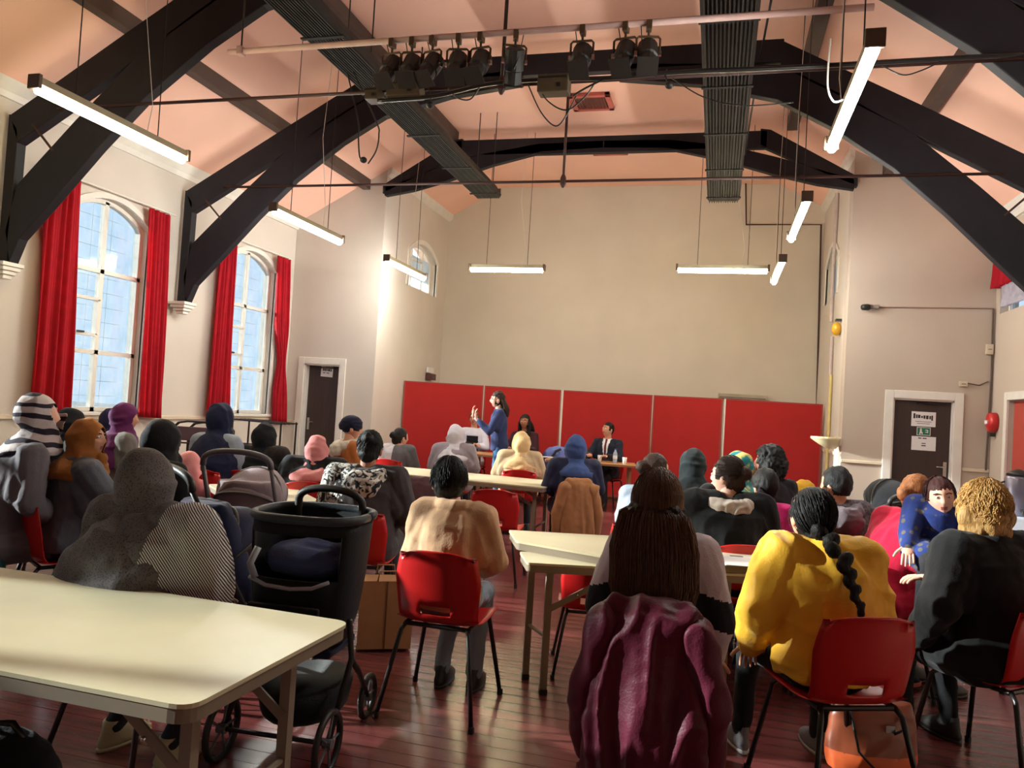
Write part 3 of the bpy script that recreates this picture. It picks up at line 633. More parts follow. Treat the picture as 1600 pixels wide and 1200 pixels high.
mb = MB(); mb.tube([(.06, 0, 0), (0, 0, 0), (-.03, 0, 0), (-.05, 0, 0)], [.13, .13, .12, .04], 20); mb.build('gong', SIGNRED, r_, smooth=True); MB().cbox((-.055, 0, 0), (.01, .1, .05)).build('label', PAPER, r_); MB().cbox((.02, .0, -.16), (.06, .06, .05)).build('striker_box', TUBEM, r_)

# ------------------------------------------------------------------ red screens in the alcove
edges = [(631, 598, 12.72), (757, 601, 13.15), (878, 610, 13.32), (1021, 615, 13.34), (1131, 621, 13.14), (1287, 633, 13.30)]
P = [at(u, v, Y=y_) for u, v, y_ in edges]
nm = ['farthest left, dark behind the speaker', 'behind the standing speaker', 'left of the man in the suit', 'between the suited man and the narrow right seam', 'brightest one at the right end']
for i in range(5):
    a, b = P[i].copy(), P[i+1].copy(); a.x += .012; b.x -= .012; zt = 1.86; L = (Vector((b.x, b.y))-Vector((a.x, a.y))).length; ang = math.atan2(b.y-a.y, b.x-a.x)
    r_ = empty('folding_screen', (a.x, a.y, 0), ang, f'tall red fabric display screen, {nm[i]}', 'screen', 'red display screens')
    MB().box((.02, -.012, .09), (L-.02, .012, zt-.02)).build('fabric_panel', REDS, r_)
    ed = mat('dull_red_screen_edge', (150, 56, 48), .6) if i != 3 else MATS['dull_red_screen_edge']
    wh = WHITE if i in (2, 4) else ed
    MB().box((0, -.02, .06), (.022, .02, zt)).build('side_frame', wh, r_); MB().box((L-.022, -.02, .06), (L, .02, zt)).build('side_frame', ed, r_)
    MB().box((.022, -.018, zt-.022), (L-.022, .018, zt)).build('top_frame', ed, r_); MB().box((.022, -.018, .06), (L-.022, .018, .1)).build('bottom_frame', ed, r_)
    for xx in (.12, L-.12): MB().box((xx-.02, -.2, 0), (xx+.02, .2, .06)).build('foot', ed, r_)
# ------------------------------------------------------------------ tables
def table(poly, zt, dir_deg, legs, label, group, top_m=TOPM, edge_m=APRON, th=.05, legw=.036, origin=None, braces=(), rnd=.06):
    "folding table: poly = world corners (x,y) in order, legs = world (x,y)"
    c = Vector((sum(p[0] for p in poly)/len(poly), sum(p[1] for p in poly)/len(poly), 0))
    root = empty('folding_table', c, 0, label, 'table', group)
    P = []; n = len(poly)
    for i, p in enumerate(poly):
        p = Vector(p); a = Vector(poly[i-1])-p; b = Vector(poly[(i+1) % n])-p
        pa, pb = p+a.normalized()*rnd, p+b.normalized()*rnd
        for k in range(6):
            t = k/5; q = pa*(1-t)**2+p*2*t*(1-t)+pb*t*t; P.append((q.x-c.x, q.y-c.y))
    MB().extrude(P, lambda a, b, t: (a, b, zt-.012+t), .012).build('tabletop', top_m, root)
    PI_ = [(a*(1-.006), b*(1-.006)) for a, b in P]
    MB().extrude(PI_, lambda a, b, t: (a, b, zt-th+t), th-.0125).build('edge_apron', edge_m, root)
    R = Matrix.Rotation(math.radians(dir_deg), 4, 'Z')
    for x, y in legs:
        M = Matrix.Translation((x-c.x, y-c.y, 0)) @ R
        MB().box((-legw/2, -legw/2, .015), (legw/2, legw/2, zt-th), M).build('leg', edge_m, root)
        MB().box((-legw/2-.003, -legw/2-.003, 0), (legw/2+.003, legw/2+.003, .03), M).build('foot_cap', BLK, root)
    for a, b in braces:
        a = Vector(a)-c; b = Vector(b)-c
        d = (b-a); L = d.length; M = Matrix.Translation(a) @ d.to_track_quat('Z', 'Y').to_matrix().to_4x4()
        MB().box((-.004, -.016, 0), (.004, .016, L), M).build('brace', edge_m, root)
        MB().ell(a.lerp(b, .45)+Vector((0, -.02, 0)), (.008, .008, .008)).build('rivet', CHROME, root)
    for i in range(0, len(legs)-1, 2):
        a, b = [Vector((*legs[i+k], .30))-c for k in (0, 1)]
        MB().tube([a, b], .011, 8).build('stretcher', edge_m, root)
    return root
g = 'cream folding tables'
table([(-3.02, 1.64), (-1.19, 1.62), (-1.175, 2.44), (-3.0, 2.49)], .73, 0, [(-1.30, 1.78), (-1.32, 2.30), (-2.9, 1.78), (-2.9, 2.32)], 'large cream folding table filling the bottom left corner', g,
      braces=[((-1.30, 1.80, .44), (-1.62, 1.80, .68)), ((-1.32, 2.28, .44), (-1.64, 2.28, .68)), ((-2.9, 1.8, .42), (-2.6, 1.8, .68))])
d = Vector((math.cos(math.radians(20)), math.sin(math.radians(20)))); nrm = Vector((-d.y, d.x))
p0 = Vector((-.915, 3.93)); q = lambda a, b: tuple(p0+d*a+nrm*b)
table([q(0, 0), q(1.25, -.06), q(1.25, .35), q(-.01, .30)], .695, 20, [q(.06, .27), q(.13, -.0+.05), q(1.1, .27), q(1.1, .05)], 'lower cream folding table tucked under the long-haired sitter', g,
      braces=[((*q(.13, .05), .44), (*q(.48, .04), .64))], rnd=.02)
table([(-1.20, 4.60), (-1.06, 4.25), (-.50, 4.07), (.62, 4.45), (.56, 5.27), (-.02, 4.95)], .745, 17, [(-.0, 4.45), (.05, 4.8), (.5, 4.6), (.45, 5.1)], 'cream table with paper on it, before the yellow jacket', g, rnd=.02)
table([(-3.70, 8.37), (-1.56, 8.22), (-1.60, 7.42), (-3.62, 7.55)], .73, -4, [(-1.72, 7.55), (-1.72, 8.08), (-3.5, 7.68), (-3.5, 8.2)], 'cream folding table in the middle of the hall, behind beige jacket', g, braces=[((-1.72, 7.6, .5), (-2.05, 7.6, .68)), ((-1.72, 8.05, .5), (-2.05, 8.05, .68))])
table([(-3.95, 5.40), (-3.22, 4.72), (-2.75, 5.08), (-3.45, 5.80)], .73, -45, [(-3.3, 4.9), (-2.95, 5.15), (-3.8, 5.4), (-3.5, 5.65)], 'cream folding table among the pushchairs and headscarves', g)
gh = 'wooden head tables in front of red screens'
table([(-2.56, 12.15), (-1.22, 12.32), (-1.12, 11.65), (-2.5, 11.5)], .74, 8, [(-1.22, 11.75), (-1.3, 12.2), (-2.4, 11.6), (-2.45, 12.05)], 'wooden table with papers and cup before the suited man', gh, top_m=WOODT, edge_m=mat('wood_edge_brown', (140, 92, 58), .5), th=.035, rnd=.02)
table([(-3.85, 12.1), (-2.62, 12.14), (-2.6, 11.5), (-3.85, 11.45)], .74, 2, [(-2.75, 11.6), (-2.75, 12.0), (-3.7, 11.6), (-3.7, 12.0)], 'wooden table behind the standing speaker, left of the other', gh, top_m=WOODT, edge_m=MATS['wood_edge_brown'], th=.035, rnd=.02)
table([(.70, 9.9), (1.38, 9.95), (1.40, 9.3), (.72, 9.25)], .72, 3, [(.78, 9.35), (.78, 9.8), (1.3, 9.35), (1.3, 9.85)], 'small cream table by the right screen with yellow item on it', g)
# right side table with pale cloth
p = at(1600, 850, Z=.73)
table([(2.05, 6.55), (3.30, 6.45), (3.36, 9.05), (2.45, 8.95)], .73, 0, [(2.2, 6.7), (3.1, 6.6), (2.6, 8.8), (3.2, 8.8)], 'serving table along the right wall under a pale blue cloth', g)
def cloth_over(poly, zt, drop, label):
    c = Vector((sum(p[0] for p in poly)/4, sum(p[1] for p in poly)/4)); mb = MB(); vs = []; fs = []; N = 24
    per = []
    for i in range(4):
        a, b = Vector(poly[i]), Vector(poly[(i+1) % 4])
        for k in range(N): per.append(a.lerp(b, k/N))
    M_ = len(per); rows = [(0.0, zt+.004, 0), (.97, zt+.004, 0), (1.012, zt-.01, 0), (1.02, zt-drop*.5, 1), (1.03, zt-drop, 2)]
    for s, z, w_ in rows:
        for k, p in enumerate(per):
            q_ = c+(p-c)*(s+.012*w_*math.sin(k*1.1)); vs.append((q_.x-c.x, q_.y-c.y, z))
    for r in range(len(rows)-1):
        for k in range(M_): fs.append((r*M_+k, r*M_+(k+1) % M_, (r+1)*M_+(k+1) % M_, (r+1)*M_+k))
    o = mb.add(vs, fs).build('tablecloth', mat('pale_blue_cloth', (196, 208, 226), .8, .05, 6), smooth=True); o.location = (c.x, c.y, 0)
    return tag(o, label, 'tablecloth')
cloth_over([(2.03, 6.53), (3.32, 6.43), (3.38, 9.07), (2.43, 8.97)], .73, .16, 'pale blue paper cloth over the serving table at right edge')
# thermos urn and jug on the serving table
p = Vector((2.93, 8.7, .735)); r_ = empty('hot_water_urn', p, 0, 'steel hot water urn with black lid on the serving table', 'urn')
MB().tube([(0, 0, 0), (0, 0, .02), (0, 0, .36), (0, 0, .40)], [.11, .12, .12, .1], 20).build('body', mat('dull_violet_steel', (120, 112, 124), .3, .1, 6, metal=.6), r_, smooth=True)
MB().tube([(0, 0, .40), (0, 0, .43), (0, 0, .46)], [.11, .08, .02], 16).build('lid', BLK, r_, smooth=True)
MB().tube([(0, -.12, .06), (0, -.17, .06), (0, -.17, .02)], .012, 8).build('tap', TUBEM, r_)
for s in (-1, 1): MB().tube([(s*.115, 0, .22), (s*.16, 0, .24), (s*.16, 0, .31), (s*.115, 0, .33)], .01, 6).build('handle', TUBEM, r_)

# ------------------------------------------------------------------ chairs
def make_chair():
    root = empty('red_chair', (0, 0, 0), 0, '', 'chair', 'red plastic stacking chairs')
    nu, nv = 16, 26; vs = []; fs = []
    path = [(.22, .425), (.19, .447), (.05, .44), (-.08, .432), (-.15, .44), (-.19, .475), (-.205, .54), (-.225, .66), (-.245, .78), (-.252, .80)]
    wid = [.17, .215, .222, .215, .205, .20, .205, .215, .19, .17]
    def samp(arr, t):
        x = t*(len(arr)-1); i = min(int(x), len(arr)-2); f = x-i
        return [arr[i][k]*(1-f)+arr[i+1][k]*f for k in range(2)] if isinstance(arr[0], tuple) else arr[i]*(1-f)+arr[i+1]*f
    for j in range(nv+1):
        t = j/nv; (y, z), wd = samp(path, t), samp(wid, t)
        for i in range(nu+1):
            u = i/nu*2-1; e = abs(u)**3; x = wd*u
            if t < .5: vs.append((x, y, z+.018*e))
            else: vs.append((x, y+.05*abs(u)**2.2, z-.03*e*(t > .9)))
    for j in range(nv):
        for i in range(nu):
            if 15 <= j <= 16 and 5 <= i <= 10: continue
            a = j*(nu+1)+i; fs.append((a, a+1, a+nu+2, a+nu+1))
    mb = MB().add(vs, fs); o = mb.build('shell', REDP, root, smooth=True)
    s = o.modifiers.new('s', 'SOLIDIFY'); s.thickness = .006; s.offset = 0
    for sx in (-1, 1):
        MB().tube([(sx*.155, .165, .425), (sx*.17, .19, .40), (sx*.235, .25, .012)], .0115, 8).build('leg', TUBEM, root, smooth=True)
        MB().tube([(sx*.155, -.15, .43), (sx*.17, -.18, .40), (sx*.235, -.27, .012)], .0115, 8).build('leg', TUBEM, root, smooth=True)
    MB().tube([(-.155, .165, .425), (.155, .165, .425)], .0115, 8).tube([(.155, -.15, .425), (-.155, -.15, .425)], .0115, 8).tube([(-.16, -.15, .425), (-.16, .165, .425)], .0115, 8).tube([(.16, -.15, .425), (.16, .165, .425)], .0115, 8).build('seat_frame', TUBEM, root)
    for sx in (-1, 1):
        for yy in (.25, -.27): MB().tube([(sx*.2355, yy, 0), (sx*.2355, yy, .03)], .015, 8).build('foot_cap', BLK, root)
    return root
chair0 = make_chair(); used = [False]
def chair(x, y, rz, label, group='red plastic stacking chairs'):
    o = chair0 if not used[0] else copy_tree(chair0); used[0] = True
    return place(o, (x, y, 0), rz, label, group)

# ------------------------------------------------------------------ figures
def vnoise(P, seed=0):
    "smooth value noise on Nx3 points, about -1..1"
    P = P+seed*17.31; I = np.floor(P).astype(np.int64); F = P-I; F = F*F*(3-2*F); out = np.zeros(len(P))
    for dx in (0, 1):
        for dy in (0, 1):
            for dz in (0, 1):
                h = ((I[:, 0]+dx)*73856093) ^ ((I[:, 1]+dy)*19349663) ^ ((I[:, 2]+dz)*83492791)
                h = (h & 0xffffffff)*2654435761 & 0xffffffff; v = ((h >> 8) & 0xffff)/32767.5-1
                out += v*(F[:, 0] if dx else 1-F[:, 0])*(F[:, 1] if dy else 1-F[:, 1])*(F[:, 2] if dz else 1-F[:, 2])
    return out
def remesh(mb, name, voxel, smooth=4):
    me = bpy.data.meshes.new('tmp'); me.from_pydata(mb.v, [], mb.f); fix_normals(me)
    o = bpy.data.objects.new('tmp', me); COL.objects.link(o)
    r = o.modifiers.new('r', 'REMESH'); r.mode = 'VOXEL'; r.voxel_size = voxel
    s = o.modifiers.new('s', 'SMOOTH'); s.iterations = smooth; s.factor = .5
    dg = bpy.context.evaluated_depsgraph_get(); out = bpy.data.meshes.new_from_object(o.evaluated_get(dg), depsgraph=dg)
    bpy.data.objects.remove(o); bpy.data.meshes.remove(me); out.name = name
    return out
def disp(me, amp, freq, seed=0, ridged=True, stretch=(1, 1, 1), amp2=0, mask=None):
    n = len(me.vertices); co = np.empty(n*3); no = np.empty(n*3)
    me.vertices.foreach_get('co', co); co = co.reshape(-1, 3); me.vertices.foreach_get('normal', no); no = no.reshape(-1, 3)
    q_ = co*np.array(stretch)*freq; wv = np.stack([vnoise(q_*.5+9, seed+1), vnoise(q_*.5+19, seed+2), vnoise(q_*.5+29, seed+3)], 1)
    v = vnoise(q_+wv*1.1, seed)
    if ridged: v = (1-np.abs(v)*2.4)
    d = v*amp
    if amp2: d += vnoise(co*freq*3.1, seed+5)*amp2
    if mask is not None: d *= mask(co)
    co = co+no*d[:, None]; me.vertices.foreach_set('co', co.ravel()); me.update(); return co
def cut(me, fn):
    "delete faces whose centre satisfies fn(Nx3)"
    bm = bmesh.new(); bm.from_mesh(me); bm.faces.ensure_lookup_table()
    C_ = np.array([f.calc_center_median() for f in bm.faces]); kill = fn(C_)
    bmesh.ops.delete(bm, geom=[bm.faces[i] for i in np.nonzero(kill)[0]], context='FACES'); bm.to_mesh(me); bm.free()
def finish(me, name, mats, parent, classify=None):
    mats = mats if isinstance(mats, (list, tuple)) else [mats]
    for m_ in mats: me.materials.append(m_)
    if classify is not None and len(mats) > 1:
        n = len(me.polygons); c = np.empty(n*3); me.polygons.foreach_get('center', c); me.polygons.foreach_set('material_index', classify(c.reshape(-1, 3)).astype(np.int32))
    me.polygons.foreach_set('use_smooth', [True]*len(me.polygons))
    o = bpy.data.objects.new(name, me); COL.objects.link(o); o.parent = parent; return o
def head_into(mb, Hc, R, sc=1.0, skin_i=0, lip_i=1, face=True):
    "a shaped head: skull, jaw, brow, nose, lips, ears"
    nu, nv = (40, 30) if face else (24, 16); vs = []; fs = []; ms = []
    for i in range(nv+1):
        ph = PI*i/nv
        for k in range(nu):
            t = 2*PI*k/nu; x, y, z = math.sin(ph)*math.cos(t), math.sin(ph)*math.sin(t), math.cos(ph)
            X_, Y_, Z_ = .076*x, .094*y, .116*z
            if z < 0: X_ *= 1-.30*(-z)**1.3; Y_ *= 1-.12*(-z)
            if y > 0:
                g_ = lambda cx, cz, sx_, sz: math.exp(-((x-cx)/sx_)**2-((z-cz)/sz)**2)
                Y_ += .006*g_(0, .28, .6, .16)-.011*(g_(-.4, .08, .2, .14)+g_(.4, .08, .2, .14))+.018*g_(0, -.12, .13, .2)+.008*g_(0, -.22, .2, .1)+.006*g_(0, -.48, .3, .1)+.010*g_(0, -.78, .3, .18)+.004*(g_(-.5, -.2, .2, .2)+g_(.5, -.2, .2, .2))
            vs.append(Vector(Hc)+R @ (Vector((X_, Y_, Z_))*sc))
    for i in range(nv):
        for k in range(nu):
            f = (i*nu+k, (i+1)*nu+k, (i+1)*nu+(k+1) % nu, i*nu+(k+1) % nu); fs.append(f)
            ph = PI*(i+.5)/nv; t = 2*PI*(k+.5)/nu; x, y, z = math.sin(ph)*math.cos(t), math.sin(ph)*math.sin(t), math.cos(ph)
            ms.append(lip_i if (y > .6 and abs(x) < .27 and -.56 < z < -.41) else skin_i)
    o = len(mb.v); mb.v += [tuple(p) for p in vs]; mb.f += [tuple(a+o for a in f) for f in fs]; mb.m += ms
    for s in (-1, 1): mb.cur = skin_i; mb.ell(Vector(Hc)+R @ (Vector((s*.077, -.008, -.012))*sc), (.010*sc, .019*sc, .032*sc), R, 10, 8)
def hand_into(mb, wr, d, n, side=1, sc=1.0, curl=.35, spread=.12):
    "palm, four unequal bent fingers and a thumb; d: wrist to fingers, n: back-of-hand normal"
    d = Vector(d).normalized(); n = Vector(n); n = (n-d*n.dot(d)).normalized(); s = d.cross(n)*side; wr = Vector(wr)
    R = Matrix((s, d, n)).transposed()
    mb.ell(wr+d*.045*sc, (.038*sc, .05*sc, .016*sc), R, 12, 8)
    for i, (off, L) in enumerate(((-.028, .058), (-.0095, .072), (.0095, .078), (.028, .070))):
        p = wr+d*.082*sc+s*off*sc; dd = (d+s*off*spread*30).normalized(); r = .0088*sc
        for k, fr in enumerate((.45, .32, .23)):
            dd = (dd-n*math.tan(curl*(.6+.5*k))).normalized(); p2 = p+dd*L*fr*sc; mb.cap(p, p2, r, r*.9, 8); p = p2; r *= .9
    p = wr+d*.022*sc+s*.03*sc; dd = (d*.7+s*.75-n*.25).normalized(); r = .011*sc
    for fr in (.036, .028, .022):
        p2 = p+dd*fr*sc; mb.cap(p, p2, r, r*.9, 8); p = p2; r *= .88; dd = (dd+d*.45).normalized()
ARMS = {'lap': ((.235, .06, .74), (.10, .29, .64)), 'table': ((.25, .16, .76), (.13, .40, .80)), 'chin': ((.19, .26, .80), (.05, .20, 1.05)), 'fold': ((.25, .12, .76), (-.06, .24, .80)), 'side': ((.27, .0, .74), (.24, .18, .56)), 'cross': ((.25, .1, .74), (.0, .27, .72))}
def person(label, x, y, rz, top=1.28, seat=.45, wide=1.0, lean=.06, turn=0, nod=0, tilt=0, hs=1.0, skin=SKIN, coat=None, coatlen='seat', bulk=0.0,
           hair=('short', None), legs=None, shoes=None, arms=('lap', 'lap'), collar=None, hood=None, near=1, face=False, stand=False, seed=0, fold=.006, hand_dirs=None,
           classify=None, coat2=None, leg_spread=1.0, hx=0.0, sleeve_end=1.0, knees=None, child=False):
    hp = hair[2] if len(hair) > 2 else {}
    vx = {0: .016, 1: .0115, 2: .0085}[near]
    root = empty('person', (x, y, 0), rz, label, 'person')
    k = (top-seat)/.83 if not stand else 1.0
    def U(p): return Vector((p[0]*wide, p[1], seat+(p[2]-.45)*k))
    ly = lambda z: lean*max(0, (z-.5))/.55   # forward lean by height
    def J(px_, py_, pz_): return U((px_, py_+ly(pz_), pz_))
    if stand:
        S = top/1.66
        def U(p): return Vector((p[0]*wide, p[1], p[2]*S))
        ly = lambda z: lean*max(0, z-.9)
    zo = 0 if not stand else .38   # standing: the torso rides higher
    J = lambda px_, py_, pz_: U((px_, py_+ly(pz_+zo), pz_+zo))
    Hc = J(0, .03, 1.05)+Vector((0, 0, .0)); Hc.z = top-.115*hs-(.012 if hair[0] != 'bald' else 0)
    Hc.x += hx
    R = Matrix.Rotation(turn, 3, 'Z') @ Matrix.Rotation(-nod, 3, 'X') @ Matrix.Rotation(tilt, 3, 'Y')
    sh = [J(s*.172, 0, .975) for s in (-1, 1)]
    arms_p = []
    for s, a in zip((-1, 1), arms):
        e, w_ = (ARMS[a] if isinstance(a, str) else a)
        if isinstance(a, str): arms_p.append((J(s*e[0], e[1], e[2]), J(s*w_[0], w_[1], w_[2])))
        else: arms_p.append((U(e), U(w_)))
    lp = []
    for s in (-1, 1):
        if stand: lp.append((U((s*.09, 0, .90)), U((s*.10, .02, .49)), U((s*.11*leg_spread, -.03, .08)), U((s*.12*leg_spread, .10, .03))))
        else:
            kz = seat+.03; ky = .43 if not child else .30
            an = .38*min(1, seat/.45); fz = 0 if not child else seat-.40
            lp.append((U((s*.09, 0, .53)), Vector((s*.11*leg_spread*wide, ky, kz)), Vector((s*.12*leg_spread*wide, an if knees is None else knees, .09+fz)), Vector((s*.13*leg_spread*wide, an+.13 if knees is None else knees+.13, .035+fz))))
    # ---- the body
    mb = MB()
    mb.loft([(J(0, 0, .455), .12*wide, .09), (J(0, 0, .50), .165*wide, .12), (J(0, .0, .58), .165*wide, .115), (J(0, 0, .70), .135*wide, .10), (J(0, 0, .82), .15*wide, .11), (J(0, 0, .93), .165*wide, .105), (J(0, 0, .985), .13*wide, .075), (J(0, .005, 1.02), .06, .055)], 18)
    mb.cap(J(0, 0, .98), Hc+R @ Vector((0, -.02, -.05)), .056, .052*hs)
    for (a, (e, w_)), s in zip(zip(sh, arms_p), (-1, 1)):
        mb.cap(J(s*.08, 0, .985), a, .05, .05); mb.cap(a, e, .048, .038); mb.cap(e, w_, .037, .026)
    for h, kn, an, to in lp:
        mb.cap(h, kn, .084*wide, .06); mb.cap(kn, an, .058, .042)
    me = remesh(mb, 'body', vx*1.15, 3)
    if legs is not None: disp(me, .004, 14, seed+3)
    # join head and hands to the same mesh
    hb = MB(); head_into(hb, Hc, R, hs, 1, 2, face)
    for i, ((e, w_), s) in enumerate(zip(arms_p, (-1, 1))):
        hd, hn = hand_dirs[i] if hand_dirs and hand_dirs[i] else ((w_-e).normalized()+Vector((0, .2, -.1)), Vector((0, 0, 1)))
        hb.cur = 1; hand_into(hb, w_, hd, hn, side=s, sc=.95*hs)
    n0 = len(me.vertices); bm = bmesh.new(); bm.from_mesh(me)
    V = [bm.verts.new(p) for p in hb.v]
    for f, mi in zip(hb.f, hb.m):
        try: ff = bm.faces.new([V[i] for i in f]); ff.material_index = mi
        except ValueError: pass
    bm.to_mesh(me); bm.free()
    legs = legs or mat('dark_trouser_cloth', (36, 34, 40), .9, .15, 12, .1, 90)
    nz = J(0, 0, 1.0).z
    n = len(me.polygons); c = np.empty(n*3); me.polygons.foreach_get('center', c); c = c.reshape(-1, 3); mi = np.empty(n, np.int32); me.polygons.foreach_get('material_index', mi)
    mi[(mi == 0) & (c[:, 2] > nz) & (np.abs(c[:, 0]) < .09)] = 1
    for (e, w_) in arms_p:
        dd = np.linalg.norm(c-np.array(w_), axis=1); mi[(mi == 0) & (dd < .06)] = 1
    me.polygons.foreach_set('material_index', mi)
    for m_ in (legs, skin, LIP): me.materials.append(m_)
    me.polygons.foreach_set('use_smooth', [True]*n)
    o = bpy.data.objects.new('body', me); COL.objects.link(o); o.parent = root
    if face:
        for s in (-1, 1):
            ec = Hc+R @ (Vector((s*.031, .083, .010))*hs); f_ = R @ Vector((0, 1, 0))
            eb = MB(); eb.cur = 0; eb.ell(ec, (.0125*hs, .009*hs, .0085*hs), R, 12, 8); eb.cur = 1; eb.ell(ec+f_*.0055*hs, (.0052*hs, .005*hs, .0054*hs), R, 10, 8)
            eb.build('eye', [EYEW, EYED], root, smooth=True)
            bb = MB(); P3 = [Hc+R @ (Vector((s*a, b, cz))*hs) for a, b, cz in ((.014, .095, .028), (.032, .091, .034), (.05, .078, .028))]
            bb.tube(P3, .0035*hs, 6).build('eyebrow', hair[1] if hair[0] not in ('scarf', 'scarf_long') else EYED, root)
    # ---- the coat
    if coat is not None:
        mb = MB(); B = bulk
        if coatlen == 'seat': base = [(J(0, -.01, .462), .17*wide+B, .12+B)]
        elif coatlen == 'hip' or stand: base = [(J(0, 0, .50), .165*wide+B, .122+B)]
        else: base = [(Vector((0, -.15, .16)), .19*wide+B, .08+B*.5), (J(0, -.10, .42), .20*wide+B, .11+B)]
        if stand: base = [(J(0, 0, .46), .165*wide+B, .125+B)]
        mb.loft(base+[(J(0, -.005, .55), .18*wide+B, .132+B), (J(0, 0, .70), .158*wide+B, .12+B), (J(0, 0, .82), .168*wide+B, .125+B), (J(0, 0, .93), .178*wide+B, .12+B), (J(0, -.005, .99), .14*wide+B*.7, .09+B*.7), (J(0, -.005, 1.03), .075+B*.3, .07+B*.3)], 24)
        for s, a, (e, w_) in zip((-1, 1), sh, arms_p):
            w2 = e.lerp(w_, sleeve_end*.93)
            mb.cap(J(s*.12, -.01, .92), J(s*.155, .0, .80).lerp(e, .25), .075+B*.6, .07+B*.6); mb.cap(J(s*.07, -.005, .985), a, .06+B*.7, .066+B*.8); mb.cap(a, e, .064+B, .056+B); mb.cap(e, w2, .055+B, .04+B*.6)
        if collar:
            for kk in range(12):
                t = PI*(1.0+kk/11.0)+0; t2 = PI*(1.0+(kk+1)/11.0)
                if kk < 11:
                    a_ = J(.085*math.cos(t), .01+.085*math.sin(t), 1.03); b_ = J(.085*math.cos(t2), .01+.085*math.sin(t2), 1.03); mb.cap(a_, b_, collar, collar, 8)
        if coatlen != 'hip' and not stand:
            for s in (-1, 1): mb.cap(J(s*.10, 0, .53), J(s*.12, .24, .53), .10+B, .085+B)
        me = remesh(mb, 'coat', vx, 3); disp(me, fold, 9, seed, stretch=(1, 1, .8), amp2=fold*.35); finish(me, 'coat', coat, root, classify)
        if hood is not None:
            mb = MB()
            for kk in range(10):
                t = PI*(1.02+.96*kk/9); a_ = J(.12*math.cos(t), .01+.115*math.sin(t), .995-.03*math.sin(t)*-1); mb.ell(a_, (.05, .048, .06))
            if hp.get('hoodback', 1): mb.ell(J(0, -.13, .93), (.11*wide, .05, .09))
            me = remesh(mb, 'hood', vx, 3); disp(me, .008, 16, seed+9, amp2=.003); finish(me, 'hood', hood, root)
    # ---- shoes
    sm = shoes or BLK
    for (h, kn, an, to), s in zip(lp, (-1, 1)):
        mb = MB(); mb.cur = 0
        d_ = Vector((0, 1, 0)); x0 = an.x; z0_ = an.z-.09
        mb.loft([((x0, an.y+.06, z0_+.012), .040, .125), ((x0, an.y+.06, z0_+.035), .043, .13), ((x0, an.y+.045, z0_+.06), .038, .105), ((x0, an.y+.01, z0_+.09), .036, .06), ((x0, an.y, z0_+.115), .036, .045)], 14)
        mb.cur = 1 if isinstance(sm, (list, tuple)) else 0; mb.loft([((x0, an.y+.06, z0_), .041, .13), ((x0, an.y+.06, z0_+.016), .043, .132)], 14)
        o = mb.build('shoe', sm, root, smooth=True)
        o.name = 'shoe'
    # ---- hair or headwear, in head space
    kind, hm = hair[0], hair[1]; hp = hair[2] if len(hair) > 2 else {}
    T = lambda p: Hc+R @ (Vector(p)*hs)
    Ri = np.array(R.transposed()); H0 = np.array(Hc)
    def local(C_): return ((C_-H0) @ Ri.T)/hs
    if kind in ('short', 'bun', 'braid', 'curly', 'long', 'ponytail', 'wavy'):
        mb = MB(); vol = hp.get('vol', 0)
        mb.ell(T((0, -.010, .016)), ((.083+vol)*hs, (.100+vol)*hs, (.114+vol)*hs), R, 24, 16)
        if kind in ('curly', 'wavy'):
            for a, b, c_ in ((-.06, -.04, -.02), (.06, -.04, -.02), (0, -.08, .0), (0, -.075, -.05), (-.05, -.05, -.07), (.05, -.05, -.07)): mb.ell(T((a, b, c_)), ((.05+vol)*hs,)*3)
        if kind == 'bun': mb.ell(T(hp.get('pos', (0, -.115, .03))), (.042*hs, .038*hs, .045*hs)); mb.ell(T((0, -.06, -.03)), (.06*hs, .05*hs, .06*hs))
        if kind == 'braid': mb.ell(T((0, -.075, -.04)), (.06*hs, .045*hs, .06*hs))
        if kind in ('long', 'ponytail'):
            L = hp.get('len', .45); ww = hp.get('w', .15)
            if kind == 'ponytail': ww = .04; mb.ell(T((0, -.1, .0)), (.03, .03, .03))
            rings = []
            for i in range(9):
                t = i/8; z = top-.10-L*t; yb = ly(min(z, 1.0)) if not stand else ly(z)
                rings.append((Vector((Hc.x*(1-t), Hc.y-.055-.075*min(1, t*1.6)-(.02 if not stand else 0), z)), (.094+(ww-.094)*min(1, t*3))*(1-.35*max(0, t-.65)/.35), .062*(1-.35*t)))
            rings[0] = (Vector((Hc.x, Hc.y-.03, top-.07)), .062, .045)
            mb.loft(rings[::-1], 20)
            if hp.get('front', 1) and kind == 'long':
                for s in (-1, 1): mb.cap(T((s*.075, .01, -.02)), T((s*.10, .03, -.22)), .032, .02)
        me = remesh(mb, 'hair', .0075 if near == 2 else .0105, 3)
        if kind in ('long', 'ponytail'): disp(me, .006, 60, seed, stretch=(1, 1, .07)); disp(me, .007, 16, seed+4, stretch=(1, 1, .3))
        elif kind == 'curly': disp(me, .013, 30, seed, amp2=.004)
        elif kind == 'wavy': disp(me, .010, 17, seed, stretch=(1, 1, .55)); disp(me, .003, 70, seed+3, stretch=(1, 1, .25))
        else: disp(me, .0035, 55, seed, stretch=(1, .25, .6))
        fr = hp.get('fringe', .055); sb = hp.get('low', -.055)
        def kill(C_):
            q_ = local(C_); face_ = (q_[:, 1] > .042) & (q_[:, 2] < fr) & (q_[:, 2] > -.3) & (np.abs(q_[:, 0]) < .075)
            earb = (q_[:, 1] > -.03) & (q_[:, 2] < -.015) & (q_[:, 2] > -.12) if kind not in ('long', 'curly', 'wavy') else np.zeros(len(q_), bool)
            nape = (q_[:, 2] < sb) if kind in ('short', 'bun') else np.zeros(len(q_), bool)
            return face_ | earb | nape
